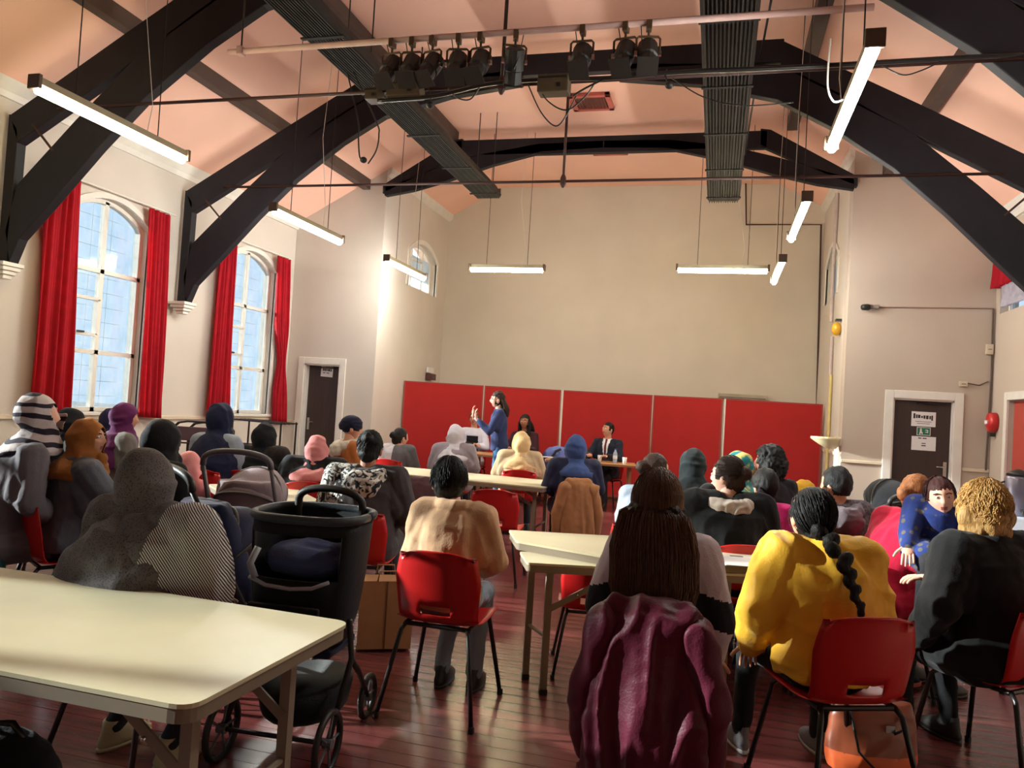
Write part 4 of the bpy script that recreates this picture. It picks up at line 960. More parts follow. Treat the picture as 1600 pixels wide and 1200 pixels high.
        cut(me, kill); ho = finish(me, 'hair', hm, root)
        if near == 2:
            rg = random.Random(seed); sb_ = MB(); ea, eb_, ec_ = .083+vol, .100+vol, .114+vol
            n_s = {'long': 900, 'wavy': 520}.get(kind, 420)
            tie = Vector(hp.get('pos', (0, -.115, .03))) if kind == 'bun' else Vector((0, -.10, -.055))
            E_ = lambda d_, o_: T((d_.x*(ea+o_), -.010+d_.y*(eb_+o_), .016+d_.z*(ec_+o_)))
            for _ in range(n_s):
                az = rg.uniform(math.radians(158), math.radians(382)) if kind != 'wavy' else rg.uniform(math.radians(150), math.radians(390))
                off = rg.uniform(.0, .006); pts_ = []; phs = rg.uniform(0, 6); 
                dirf = lambda po, a_: Vector((math.sin(po)*math.cos(a_), math.sin(po)*math.sin(a_), math.cos(po)))
                if kind in ('bun', 'braid'):
                    d0 = dirf(rg.uniform(.2, 1.75), az if rg.random() < .6 else rg.uniform(math.radians(130), math.radians(410))); d1 = Vector((tie.x/ea, (tie.y+.01)/eb_, (tie.z-.016)/ec_)).normalized()
                    for k_ in range(8):
                        d_ = d0.lerp(d1, k_/7*.97).normalized(); pts_.append(E_(d_, off+.002*math.sin(phs+k_)))
                elif kind in ('short', 'wavy', 'curly'):
                    p0_ = rg.uniform(.05, .9); p1_ = p0_+rg.uniform(.6, 1.2)
                    for k_ in range(9):
                        po = min(2.15, p0_+(p1_-p0_)*k_/8); d_ = dirf(po, az+.10*math.sin(phs+k_*.9)*(kind == 'wavy')+.03*k_/8)
                        if d_.y > .42 and d_.z < .45: break
                        if kind == 'short' and po > 1.95: break
                        pts_.append(E_(d_, off+(.010*abs(math.sin(phs+k_*.8)) if kind == 'wavy' else 0)+(.004 if k_ > 6 else 0)))
                else:
                    p0_ = rg.uniform(.05, 1.3)
                    for k_ in range(4): pts_.append(E_(dirf(p0_+(1.75-p0_)*k_/3, az), off+.006))
                    i0 = rg.randint(0, 2); i1 = rg.randint(6, 8)
                    for k_ in range(max(1, i0), i1+1):
                        c_, rx_, ry_ = rings[k_]; wv = 1+.05*math.sin(phs+k_*1.1)
                        pts_.append(Vector((c_.x+(rx_+.012+off)*math.cos(az)*wv, c_.y+(ry_+.014+off)*math.sin(az)*wv, c_.z+rg.uniform(-.01, .01))))
                if len(pts_) > 3: sb_.tube(pts_, [.0022 if kind == 'long' else .0016]*(len(pts_)-1)+[.0005], 3, cap=False)
            so = sb_.build('hair_strands', hp.get('strand', hm), ho, smooth=True); so['kind'] = 'stuff'
        if kind == 'bun' and hp.get('tie'):
            p = T((0, -.088, .02)); MB().ell(p, (.028, .014, .03), R).build('hair_tie', hp['tie'], root, smooth=True)
        if kind == 'braid':
            n_ = 10; mb = MB()
            for i in range(n_):
                t = i/(n_-1); z_ = Hc.z-.05-.25*t; bm_ = min(1, t*3); p = Vector((Hc.x+.01+.065*t*hp.get('dx', 1), (Hc.y-.105)*(1-bm_)+(ly(z_)-.165-bulk)*bm_, z_))
                s = 1 if i % 2 else -1; r = .034*(1-.5*t)
                Rt = Matrix.Rotation(s*.6, 3, 'Y'); mb.ell(p+Vector((s*r*.35, 0, 0)), (r, r*.8, r*1.25), Rt, 10, 8)
            mb.ell(Vector((Hc.x+.01+.068*hp.get('dx', 1), ly(Hc.z-.32)-.17-bulk, Hc.z-.32)), (.014, .012, .035))
            me = remesh(mb, 'braid', .005, 1); disp(me, .002, 90, seed, stretch=(1, 1, .4)); finish(me, 'braid', hm, root)
    elif kind in ('scarf', 'scarf_long'):
        vol = hp.get('vol', .008); mb = MB(); bk = hp.get('back', 0)
        mb.ell(T((0, -.012, .012)), ((.088+vol)*hs, (.108+vol)*hs, (.122+vol)*hs), R, 24, 16)
        if hp.get('bun', 1): mb.ell(T((0, -.085, .01)), (.055*hs, .04*hs, .055*hs))
        hz = Hc.z; sw = hp.get('sw', .175)*wide; dl = hp.get('drop', .0)
        pts = [(.02, -.01, .088, .095), (-.06, -.015, .090, .098), (-.11, -.025, .104, .106), (-.155, -.032, .132, .118), (-.20, -.037, .168, .132)]
        if kind == 'scarf_long' or dl: pts += [(-.26, -.04, sw, .145), (-.34, -.045, sw*1.08, .158), (-.42-dl, -.05, sw*1.12, .165)]
        else: pts += [(-.235, -.035, sw*.95, .13)]
        rings = []
        for dz, dy, rx, ry in pts[::-1]:
            z = hz+dz*max(hs, .9); rings.append((Vector((Hc.x*.6, (ly(z-zo) if not stand else ly(z))+dy+.03, z)), rx+((bulk*.8+.014) if dz < -.15 else (.006 if dz < -.09 else 0)), ry+((bulk*.7+.014) if dz < -.15 else 0)))
        mb.loft(rings, 24)
        if hp.get('front', 1): mb.ell(T((0, .05, -.13)), (.07*hs, .05*hs, .06*hs))
        me = remesh(mb, 'headscarf', vx*.95, 3)
        disp(me, hp.get('fold', .010), hp.get('freq', 12), seed+2, stretch=hp.get('stretch', (.5, .8, 1.0)), amp2=.002)
        def kill(C_):
            q_ = local(C_); return (((q_[:, 0])/.064)**2+((q_[:, 2]+.018)/.088)**2 < 1) & (q_[:, 1] > .02)
        cut(me, kill); me2 = finish(me, 'headscarf', hm, root)
        s_ = me2.modifiers.new('s', 'SOLIDIFY'); s_.thickness = .004
    elif kind == 'turban':
        mb = MB(); mb.ell(T((0, -.012, .035)), (.097*hs, .115*hs, .105*hs), R, 24, 16); mb.ell(T((0, -.09, .02)), (.06, .05, .05))
        me = remesh(mb, 'turban', vx*.9, 3); disp(me, .006, 16, seed, stretch=(.4, .6, 1.4))
        cut(me, lambda C_: local(C_)[:, 2] < -.045); o = finish(me, 'turban', hm, root)
    if hp.get('glasses'):
        mb = MB()
        for s in (-1, 1):
            P3 = [T((s*.032+.021*math.cos(a), .100, .008+.017*math.sin(a))) for a in np.linspace(0, 2*PI, 13)]; mb.tube(P3, .0015, 5)
            mb.tube([T((s*.053, .098, .01)), T((s*.078, .0, .012))], .0015, 5)
        mb.tube([T((-.011, .101, .01)), T((.011, .101, .01))], .0015, 5); mb.build('glasses', BLK, root)
    if hp.get('band'):
        P3 = [T((.092*math.cos(a), -.012+.108*math.sin(a)*.9, .045+.07*(-math.sin(a)*.3+.5))) for a in np.linspace(0, 2*PI, 25)]
        MB().tube(P3, .012, 6).build('headband', hp['band'], root, smooth=True)
    return root, Hc
def fab(name, rgb, **kw):
    d = dict(rough=.9, var=.10, scale=9, bump=.18, bscale=110, sheen=.08, spec=.2); d.update(kw); return mat(name, rgb, **d)
def hairm(name, rgb, **kw):
    d = dict(rough=.55, var=.45, scale=30, bump=.4, bscale=70, spec=.25, stretch=(4, 4, .6)); d.update(kw); return mat(name, rgb, **d)
BLACKH = hairm('black_hair', (24, 20, 20)); BROWNH = hairm('dark_brown_hair', (52, 34, 26)); BLONDEH = hairm('blonde_hair', (176, 132, 78), rough=.5)
DENIM = fab('blue_denim', (62, 100, 140)); PALED = fab('pale_grey_denim', (126, 134, 150)); BLACKF = fab('black_cloth', (24, 24, 27)); NAVYF = fab('navy_cloth', (30, 36, 62))
# ---- the people, front left first.  rz > 0 turns a figure toward the windows
def sit(label, u, v, Y, rz, clabel=None, cd=(0, 0), crz=None, chair_too=True, **kw):
    top = kw.pop('top', None); p = at(u, v, Y=Y); t = top or p.z
    hy = .03+kw.get('lean', .06); hx = kw.get('hx', 0); ox, oy = p.x+math.sin(rz)*hy-math.cos(rz)*hx, Y-math.cos(rz)*hy-math.sin(rz)*hx
    person(label, ox, oy, rz, top=t, **kw)
    if chair_too: chair(ox+cd[0], oy+cd[1], rz if crz is None else crz, clabel)
    return Vector((ox, oy, rz))
D = math.radians
rz0 = .35
sit('person in grey patterned headscarf and shawl with striped sleeve, seated at nearest table', 232, 709, 2.72, -.15, 'red chair under the grey-shawled sitter at the nearest table', cd=(0, .14), near=2, hs=1.04, wide=1.3, hx=-.11, lean=.10, nod=-.15, turn=.1, bulk=.045, coat=[fab('speckled_grey_shawl', (98, 94, 95), kind='spots', scale=120, rgb2=(62, 59, 62)), fab('striped_sleeve_cloth', (214, 210, 208), kind='stripes', scale=44, rgb2=(44, 44, 50))], classify=lambda c: (c[:, 0] > .13), hair=('scarf', fab('speckled_grey_scarf', (98, 92, 92), kind='spots', scale=120, rgb2=(64, 60, 61)), dict(sw=.19, vol=.014, drop=.03, fold=.010, freq=10)), seed=11, fold=.010, shoes=[fab('pale_sole', (200, 186, 150)), fab('pale_sole', (200, 186, 150))], knees=.1)
sit('person in long grey coat and white scarf with black stripes, at the left edge', 62, 633, 3.70, -.55, 'red chair at the left edge behind the long grey coat', cd=(-.30, -.16), near=2, top=1.40, wide=1.0, lean=.16, turn=-.35, nod=-.1, bulk=.02, coatlen='long', coat=fab('grey_wool_coat', (112, 108, 114)), arms=('side', 'lap'), hair=('scarf', fab('black_striped_white_scarf', (206, 196, 196), kind='bands', scale=4.2, rgb2=(48, 42, 56)), dict(sw=.12, vol=.008, fold=.008)), seed=12, skin=SKINP)
sit('person in mustard headscarf and grey padded jacket, face turned right', 141, 657, 3.85, -.55, 'red chair behind the mustard headscarf', near=2, hs=.95, lean=.06, turn=-.75, nod=-.2, wide=1.0, bulk=.025, coatlen='hip', coat=fab('slate_padded_jacket', (92, 94, 104), rough=.6), hair=('scarf', fab('mustard_scarf', (164, 104, 52)), dict(sw=.17, vol=.012, fold=.009)), arms=('lap', 'table'), collar=.035, face=True, seed=13)
sit('person in plain black headscarf between striped and mustard scarves', 113, 640, 4.9, -.4, 'red chair behind the black scarf at the left', near=1, coat=BLACKF, turn=-.3, hair=('scarf_long', fab('black_scarf', (26, 26, 34)), {}), seed=14, bulk=.01)
sit('person in purple headscarf and grey coat beside the nearer window', 197, 632, 5.6, -.5, 'red chair under the purple headscarf sitter', near=1, coat=fab('olive_grey_coat', (108, 104, 100)), turn=-.5, bulk=.02, hair=('scarf_long', fab('purple_scarf', (92, 34, 84)), dict(sw=.15)), seed=15)
sit('person in navy headscarf mostly hidden behind the purple headscarf', 177, 640, 6.6, -.5, 'red chair hidden behind the purple headscarf', near=0, coat=NAVYF, hair=('scarf', fab('navy_scarf', (36, 34, 66)), {}), seed=16)
sit('person in black knitted headscarf with pale edge, left of pink child', 257, 660, 4.15, -.2, 'red chair under the black knitted headscarf', near=1, coat=BLACKF, turn=-.1, nod=-.15, hair=('scarf', fab('black_knit_scarf', (30, 29, 33)), dict(vol=.014)), seed=17, bulk=.01)
sit('child in pink top behind the grey shawl, back to camera', 297, 708, 4.4, -.1, 'red chair under the child in pink', near=0, hs=.84, wide=.75, child=True, coat=fab('pink_knit', (226, 140, 144)), hair=('scarf', fab('pink_hood', (226, 150, 150)), dict(sw=.13)), seed=18)
sit('person in long navy headscarf in front of the farther tall window', 345, 650, 6.1, .1, 'red chair under the long navy headscarf', near=1, hs=1.1, top=1.36, coat=fab('pale_blue_grey_jacket', (150, 160, 176)), hair=('scarf_long', fab('ink_navy_scarf', (30, 34, 62)), dict(sw=.2, drop=.12, vol=.014)), seed=19, bulk=.01)
sit('person in black headscarf behind the grey pushchair', 415, 664, 6.3, .1, 'red chair under the black headscarf behind pushchair', near=1, hs=1.1, coat=fab('dark_brown_black_coat', (44, 36, 34), kind='marble', scale=5, rgb2=(24, 26, 30)), hair=('scarf', fab('jet_black_scarf', (22, 24, 30)), dict(sw=.2)), seed=20, bulk=.03, wide=1.1)
sit('person in pink headscarf and dark coat near the left door', 497, 682, 5.9, .3, 'red chair under the pink headscarf', near=1, nod=-.2, coat=fab('black_fur_trimmed_coat', (34, 36, 44), kind='marble', scale=7, rgb2=(22, 22, 26)), hair=('scarf', fab('dusty_pink_scarf', (206, 132, 132)), dict(sw=.15)), collar=.03, seed=21, bulk=.03, wide=1.15)
sit('person in navy turban and camel coat with white scarf, beside left door', 552, 650, 7.3, -.7, 'red chair under the camel coat', near=1, turn=-.4, coat=fab('camel_coat', (176, 104, 56)), hair=('turban', fab('navy_turban', (26, 28, 52)), {}), hood=fab('white_neck_scarf', (200, 190, 176)), seed=22)
sit('person with tied dark hair in charcoal coat with white patterned scarf', 580, 672, 4.75, .2, 'red chair behind the charcoal coat and patterned scarf', near=2, wide=1.15, bulk=.025, coat=[fab('charcoal_coat', (66, 60, 62)), fab('black_white_scarf', (214, 208, 200), kind='marble', scale=22, rgb2=(46, 44, 48))], classify=lambda c: (c[:, 0] < -.10+.25*(c[:, 2]-.9)) & (c[:, 2] > .72), hair=('bun', BLACKH, dict(pos=(0, -.08, .07), low=-.09)), hood=fab('black_white_scarf', (214, 208, 200), kind='marble', scale=22, rgb2=(46, 44, 48)), seed=23, skin=SKIND)
sit('person with dark clipped-up hair and white grey top beside the screens', 627, 668, 8.75, -.1, 'red chair under the white and grey top', near=1, turn=-.5, coat=[fab('mid_grey_top', (98, 94, 98)), fab('white_top', (206, 202, 206))], classify=lambda c: c[:, 0] < -.02, hair=('bun', BLACKH, dict(low=-.09)), seed=24)
sit('person in pale grey headscarf and light grey coat', 713, 665, 8.9, .15, 'red chair under the pale grey headscarf', near=1, hs=1.15, bulk=.02, coat=fab('light_mauve_grey_coat', (150, 140, 150)), hair=('scarf', fab('white_grey_scarf', (202, 198, 208)), dict(sw=.17, fold=.010)), seed=25, wide=1.1)
sit('person in sand headscarf lit by the sun at the middle table', 815, 677, 8.75, .25, 'red chair under the sand headscarf', near=1, hs=1.15, bulk=.02, coat=fab('beige_wool_coat', (196, 172, 138)), hair=('scarf', fab('sand_scarf', (214, 180, 132)), dict(sw=.17, fold=.013, freq=11)), seed=26, wide=1.1)
sit('person in blue hood and navy jacket, coat hung on chair behind', 900, 683, 7.7, .35, 'red chair with a tan coat on it, blue hooded sitter', near=1, hs=1.08, bulk=.02, coat=fab('navy_puffer', (34, 38, 66), rough=.6), hair=('scarf', fab('denim_blue_hood', (64, 84, 134)), dict(sw=.15, vol=.016, fold=.008)), seed=27, wide=1.1)
sit('person in beige jacket with short black hair on a red chair', 704, 714, 3.72, .02, 'red chair in the centre foreground under the beige jacket', cd=(0, .03), near=2, hx=-.05, lean=.05, turn=.25, nod=-.15, coatlen='hip', bulk=.012, fold=.007, coat=fab('beige_jacket', (196, 158, 124)), collar=.03, hair=('short', BLACKH, dict(vol=.006, low=-.08, glasses=True)), legs=PALED, shoes=[BLK, BLK], arms=('lap', 'lap'), seed=28, leg_spread=.8, knees=.28, wide=.92)
pg = sit('person with very long dark brown hair in white and black sweatshirt', 1030, 738, 3.10, -.08, 'red chair under a maroon coat, long-haired sitter', near=2, wide=.80, hx=-.035, lean=.04, coatlen='hip', bulk=.02, fold=.008, coat=[fab('white_mauve_sweatshirt', (204, 188, 192)), fab('black_sleeve_panel', (34, 30, 36))], classify=lambda c: (np.abs(c[:, 2]-.86+.35*np.abs(c[:, 0])) < .055) & (np.abs(c[:, 0]) > .10), hair=('long', hairm('long_brown_hair', (50, 34, 27)), dict(strand=hairm('brown_strands', (98, 68, 50), rough=.5), len=.50, w=.145, vol=.008)), arms=('side', 'side'), seed=29)
sit('person with short dark hair in pale blue top, beyond the long-haired sitter', 1026, 708, 5.35, -.2, 'red chair under the pale blue top', near=1, turn=-.7, coat=fab('pale_blue_top', (166, 176, 196)), hair=('bun', BROWNH, dict(low=-.1)), seed=30, arms=('table', 'table'))
sit('person in black headscarf facing the red screens', 1083, 710, 5.9, .25, 'red chair under the black headscarf facing screens', near=1, top=1.26, coat=BLACKF, hair=('scarf_long', fab('grey_black_scarf', (34, 40, 42)), dict(sw=.17, fold=.01)), seed=31)
sit('person in big black coat with pale collar, face in profile', 1138, 713, 4.95, .25, 'red chair behind the big black coat', cd=(.05, -.02), near=2, wide=1.15, bulk=.04, turn=.85, coat=fab('soft_black_coat', (14, 14, 16)), hood=fab('cream_fur_collar', (172, 158, 146)), hair=('bun', BROWNH, dict(low=-.11, vol=.004, hoodback=0)), face=True, arms=('chin', 'lap'), seed=32, skin=SKINP)
sit('person in patterned yellow and teal headscarf behind the black coat', 1152, 706, 5.75, .3, 'red chair under the yellow and teal headscarf', near=1, turn=.6, coat=BLACKF, hair=('scarf', fab('yellow_teal_scarf', (190, 170, 96), kind='marble', scale=9, rgb2=(36, 120, 122)), dict(sw=.15)), seed=33, face=True)
sit('person with curly black hair resting chin on hand, before right screen', 1202, 698, 6.5, .5, 'red chair under the curly-haired sitter', near=1, turn=.8, nod=-.1, coat=fab('black_jumper', (34, 28, 32)), hair=('curly', BLACKH, dict(vol=.02)), face=True, arms=('chin', 'lap'), seed=34)
sit('child in magenta top with straight dark bob', 1196, 728, 5.3, .1, 'red chair under the child in magenta', near=1, top=1.20, hs=.88, wide=.8, turn=.4, coat=fab('magenta_top', (178, 30, 98)), hair=('short', BLACKH, dict(vol=.012, low=-.1)), seed=35, cd=(.05, 0))
sit('person with short black hair in grey fur-collared hoodie', 1307, 728, 5.4, .35, 'red chair under the grey hoodie', near=1, turn=.5, coat=fab('mottled_grey_hoodie', (92, 84, 90), kind='marble', scale=26, rgb2=(66, 60, 66)), hood=fab('grey_fur_hood', (104, 94, 100)), hair=('short', BLACKH, dict(vol=.002, low=-.06)), seed=36, bulk=.02)
sit('person in yellow padded jacket with long black braid', 1268, 760, 3.5, .28, 'red chair behind the yellow padded jacket', cd=(.04, .02), crz=.42, near=2, lean=.12, nod=-.35, turn=.25, wide=1.0, coatlen='hip', bulk=.036, fold=.010, hx=-.035, coat=fab('yellow_padded_nylon', (240, 184, 58), rough=.5, var=.06), collar=.03, hair=('braid', BLACKH, dict(vol=.003, dx=1.25)), legs=BLACKF, shoes=[fab('grey_trainer', (120, 116, 120)), fab('white_sole', (196, 190, 186))], arms=('side', 'lap'), seed=37, knees=.45, leg_spread=1.5)
sit('person in black top with short blonde curly hair, right foreground', 1535, 752, 4.0, .55, 'red chair behind the black top at the right edge', hs=1.08, cd=(0, .05), crz=.75, near=2, lean=.10, nod=-.15, turn=-.2, wide=1.15, bulk=.03, fold=.007, coat=fab('washed_black_top', (24, 23, 25)), collar=.02, hair=('wavy', BLONDEH, dict(vol=.006, strand=hairm('golden_strands', (196, 150, 88), rough=.5))), arms=('side', 'fold'), seed=38, skin=SKINP, legs=BLACKF)
# the person in crimson who holds the baby
sit('person in crimson jumper bending over the baby', 1436, 742, 5.0, -1.1, 'red chair under the crimson jumper', near=1, top=1.26, turn=.2, nod=-.2, wide=1.05, lean=.26, bulk=.02, coat=fab('crimson_jumper', (186, 26, 58)), hair=('bun', hairm('copper_hair', (150, 92, 54)), dict(low=-.1)), arms=('fold', 'fold'), seed=39, skin=SKINP)
# the baby, looking over the blonde person's shoulder
p = at(1462, 742, Y=4.62)
person('baby in blue patterned top looking back over an arm', p.x, 4.62, PI-.05, top=p.z, seat=p.z-.46, hs=.86, wide=.62, knees=.2, child=True, lean=.10, tilt=.15, coat=fab('blue_patterned_babygrow', (44, 60, 122), kind='spots', scale=24, rgb2=(98, 92, 86)), hair=('short', hairm('red_brown_hair', (70, 32, 30)), dict(fringe=.05, low=-.03)), face=True, near=2, skin=SKINP, arms=(((-.20, .12, .72), (-.16, .26, .62)), ((.24, .16, .72), (.26, .24, .62))), seed=40, fold=.003)
# head table people
sit('person in dark suit with tie seated at the head table, facing camera', 950, 668, 12.35, PI-.25, 'grey chair place behind the head table', near=1, top=1.36, wide=1.1, turn=-.45, nod=-.2, coat=[fab('navy_suit', (34, 38, 52)), fab('white_shirt', (222, 222, 226)), fab('burgundy_tie', (92, 28, 44))], classify=lambda c: np.where((c[:, 1] > .05) & (np.abs(c[:, 0]) < .018) & (c[:, 2] > .75), 2, np.where((c[:, 1] > .05) & (np.abs(c[:, 0]) < .02+.16*(c[:, 2]-.78)) & (c[:, 2] > .78), 1, 0)), hair=('short', BLACKH, dict(low=-.06)), face=True, arms=('table', 'table'), seed=41, skin=SKIN)
sit('person in white blouse and black waistcoat seated by the dark screen', 741, 655, 12.35, PI+.1, 'red chair under the white blouse', near=1, top=1.40, coat=[fab('white_blouse', (206, 204, 220)), BLACKF], classify=lambda c: (np.abs(c[:, 0]) < .10) & (c[:, 2] < .98), hair=('short', hairm('auburn_hair', (120, 66, 46)), dict(vol=.006, low=-.1)), face=True, arms=('fold', 'fold'), seed=42, skin=SKIN)
sit('person with long dark hair seated behind the standing speaker', 820, 660, 12.35, PI-.1, 'red chair behind the speaker', near=0, top=1.40, coat=fab('dark_plum_top', (56, 26, 34)), hair=('long', BLACKH, dict(len=.4, w=.13)), face=True, arms=('table', 'table'), seed=43, skin=SKIND)
# the speaker
p = at(785, 612, Y=10.7)
person('person standing in navy jumper and jeans, speaking with raised hands', p.x, 10.7, 1.9, top=p.z, stand=True, near=1, wide=.95, coat=fab('navy_blue_jumper', (52, 62, 100)), collar=.016, hair=('long', BROWNH, dict(len=.26, w=.10, front=0, glasses=True)), legs=DENIM, face=True, skin=SKINP,
       arms=(((-.23, .16, 1.10), (-.12, .36, 1.26)), ((.25, .14, 1.08), (.16, .40, 1.30))), hand_dirs=[(Vector((0, .15, 1)), Vector((0, 1, 0))), (Vector((0, .1, 1)), Vector((0, 1, .2)))], seed=44, sleeve_end=.85, shoes=[BLK, BLK])
# ------------------------------------------------------------------ empty chairs
for u, v, rz, lb in ((768, 766, .1, 'empty bright red chair beside the middle table leg'), ):
    p = at(u, v, Z=.79); chair(p.x, p.y+.24, rz, lb)
p = at(598, 817, Z=.79); 
o = chair(-.66, 4.52, .2, 'empty small red chair pushed under the lower cream table'); o.scale = (.84,)*3
chair(.62, 6.3, -.2, 'empty red chair left of the person in grey hoodie')
chair(2.05, 5.1, -1.0, 'red chair beside the cloth-covered serving table')

# ------------------------------------------------------------------ coats hung on chairs
def hung_coat(x, y, rz, label, m_, w_=.26, z0=.2, sleeves=True, seed=0, th=.05, lining=None, fold=.014):
    root = empty('hung_coat', (x, y, 0), rz, label, 'coat', 'coats hung over chair backs')
    mb = MB(); mb.loft([((.0, -.30, z0), w_*1.15, th*1.3), ((0, -.30, (z0+.8)/2), w_*1.05, th*1.2), ((0, -.275, .70), w_*.95, th*1.1), ((0, -.255, .80), w_*.9, th*1.1), ((0, -.24, .835), w_*.7, th*.5)], 28)
    mb.cap((-w_*.6, -.25, .81), (w_*.6, -.25, .81), th*.8, th*.8)
    me = remesh(mb, 'coat_body', .011, 3); disp(me, fold, 13, seed, stretch=(1, 1, .18), amp2=.003); finish(me, 'coat_body', m_, root)
    if sleeves:
        for s in (-1, 1):
            mb = MB(); mb.cap((s*w_*.85, -.27, .76), (s*w_*1.22, -.26, .52), .062, .055); mb.cap((s*w_*1.22, -.26, .52), (s*w_*1.16, -.22, .27), .055, .045)
            me = remesh(mb, 'sleeve', .011, 2); disp(me, .010, 14, seed+s, stretch=(1, 1, .5)); finish(me, 'sleeve', m_, root)
    return root
pm = at(1030, 738, Y=3.10)
hung_coat(pg.x+.015, pg.y, -.08, 'long maroon coat hung over chair of the long-haired sitter', fab('maroon_satin', (88, 20, 42), rough=.5), z0=.10, seed=3, w_=.19, fold=.022)
ps = at(900, 683, Y=7.7)
hung_coat(ps.x+.03, 7.60, .35, 'tan coat hanging from chair of the blue hooded sitter', fab('tan_coat_cloth', (170, 118, 80)), w_=.16, z0=.08, seed=5)
hung_coat(at(668, 760, Y=6.2).x, 6.45, 0, 'mauve brown coat over a chair behind beige jacket', fab('mauve_brown_cloth', (92, 64, 70)), w_=.22, z0=.3, seed=6, sleeves=False)
chair(at(668, 760, Y=6.2).x, 6.47, 0, 'chair hidden under the mauve brown coat')
# striped sleeve shawl on the grey-shawled sitter
p = at(352, 850, Y=2.40)

# ------------------------------------------------------------------ pushchairs
def wheel(root, c, r, m_=BLK):
    c = Vector(c); mb = MB(); pts = []
    for i in range(25):
        a = 2*PI*i/24; pts.append(c+Vector((0, r*math.cos(a), r*math.sin(a))))
    mb.tube(pts, .016, 8, cap=False); o = mb.build('wheel', m_, root, smooth=True)
    hb = MB(); hb.tube([c-Vector((.02, 0, 0)), c+Vector((.02, 0, 0))], .022, 10)
    for i in range(5):
        a = 2*PI*i/5; hb.tube([c, c+Vector((0, r*math.cos(a), r*math.sin(a)))], .006, 5)
    hb.build('wheel_hub', mat('grey_hub_plastic', (96, 98, 104), .5), o)
def pushchair(label, x, y, rz, body, frame, hood, w_=.25, hz=1.08, hoodz=.98, hooded=True, open_tub=False, hand=None, group='pushchairs', s=1.0, trim=None, inner=None):
    "local +Y is the way it rolls; the handle is at -Y"
    root = empty('pushchair', (x, y, 0), rz, label, 'pushchair', group)
    for sx in (-1, 1):
        wheel(root, (sx*w_, -.22, .13), .13); wheel(root, (sx*w_*.75, .42, .10), .10)
        MB().tube([(sx*w_, -.22, .13), (sx*w_*.96, .02, .42), (sx*w_*.92, -.14, .72), (sx*w_*.9, -.28, hz-.10)] if not open_tub else [(sx*w_, -.22, .13), (sx*w_*.96, .02, .42), (sx*w_*1.0, -.06, .62)], .014, 8).build('side_frame', frame, root, smooth=True)
        MB().tube([(sx*w_*.75, .42, .10), (sx*w_*.85, .2, .30), (sx*w_*.96, .02, .42)], .014, 8).build('front_strut', frame, root, smooth=True)
    P = []; hw, hyy = hand or (w_*.9, -.28)
    if hand: P.append((hw, hyy, hoodz-.12))
    for i in range(17):
        a = PI*i/16; P.append((hw*math.cos(a), hyy-.03*math.sin(a), hz-.10+.10*math.sin(a)**.6))
    if hand: P.append((-hw, hyy, hoodz-.12))
    MB().tube(P, .019, 10).build('handlebar', frame, root, smooth=True)
    MB().tube([(-w_, -.22, .13), (w_, -.22, .13)], .01, 6).build('rear_axle', frame, root)
    # seat tub
    if open_tub:
        N_ = 28; rows = []
        for z_, rx_, ry_, cy_ in ((.50, .20, .15, .02), (.62, .235, .19, .02), (.80, .252, .22, .03), (1.0, .262, .235, .04), (hoodz, .262, .235, .05)):
            rows.append([(rx_*math.copysign(abs(math.cos(2*PI*k/N_))**.7, math.cos(2*PI*k/N_)), cy_+ry_*math.copysign(abs(math.sin(2*PI*k/N_))**.7, math.sin(2*PI*k/N_)), z_) for k in range(N_)])
        vs = [p_ for row in rows for p_ in row]; fs = []
        for j in range(4):
            for k in range(N_):
                if j == 2 and 17 <= k <= 24: continue
                fs.append((j*N_+k, j*N_+(k+1) % N_, (j+1)*N_+(k+1) % N_, (j+1)*N_+k))
        o = MB().add(vs, fs).build('carrycot_side', body, root, smooth=True); m2 = o.modifiers.new('s', 'SOLIDIFY'); m2.thickness = .014
        MB().tube([Vector(p_) for p_ in rows[4]+rows[4][:1]], .021, 8).build('padded_rim', fab('charcoal_rim', (46, 50, 58), rough=.5), root, smooth=True)
        mb = MB(); mb.ell((0, .04, .86), (.215, .195, .08)); me = remesh(mb, 'blanket', .014, 2); disp(me, .012, 10, 6); finish(me, 'blanket', fab('slate_blue_lining', (62, 72, 112)), root)
        P5 = [(-.19, -.185, .80), (-.1, -.205, .775), (.02, -.21, .77), (.12, -.2, .78), (.19, -.185, .81)]
        MB().tube(P5, .009, 6).build('reflective_trim', trim, root, smooth=True)
        MB().tube([(-.17, -.16, .93), (-.19, -.185, .86), (-.16, -.19, .80)], .016, 6).build('strap_buckle', GTRIM, root, smooth=True)
        trim = None
    if not open_tub:
     mb = MB(); mb.loft([((0, .18, .34), .15, .14), ((0, .12, .38), .19, .2), ((0, .02, .52), .215, .2), ((0, -.05, .70), .225, .16), ((0, -.09, .86), .22, .12), ((0, -.10, .92), .2, .1)], 24)
     me = remesh(mb, 'seat_tub', .013, 2); disp(me, .006, 10, 3, amp2=.002)
     cut(me, lambda C_: (C_[:, 1] > -.05+.0) & (C_[:, 2] > .46) & (np.abs(C_[:, 0]) < .19)); o = finish(me, 'seat_tub', body, root); m2 = o.modifiers.new('s', 'SOLIDIFY'); m2.thickness = .012
    MB().box((-.18, -.10, .44), (.18, .22, .48)).build('seat_pad', inner or NAVYF, root, bevel=.015)
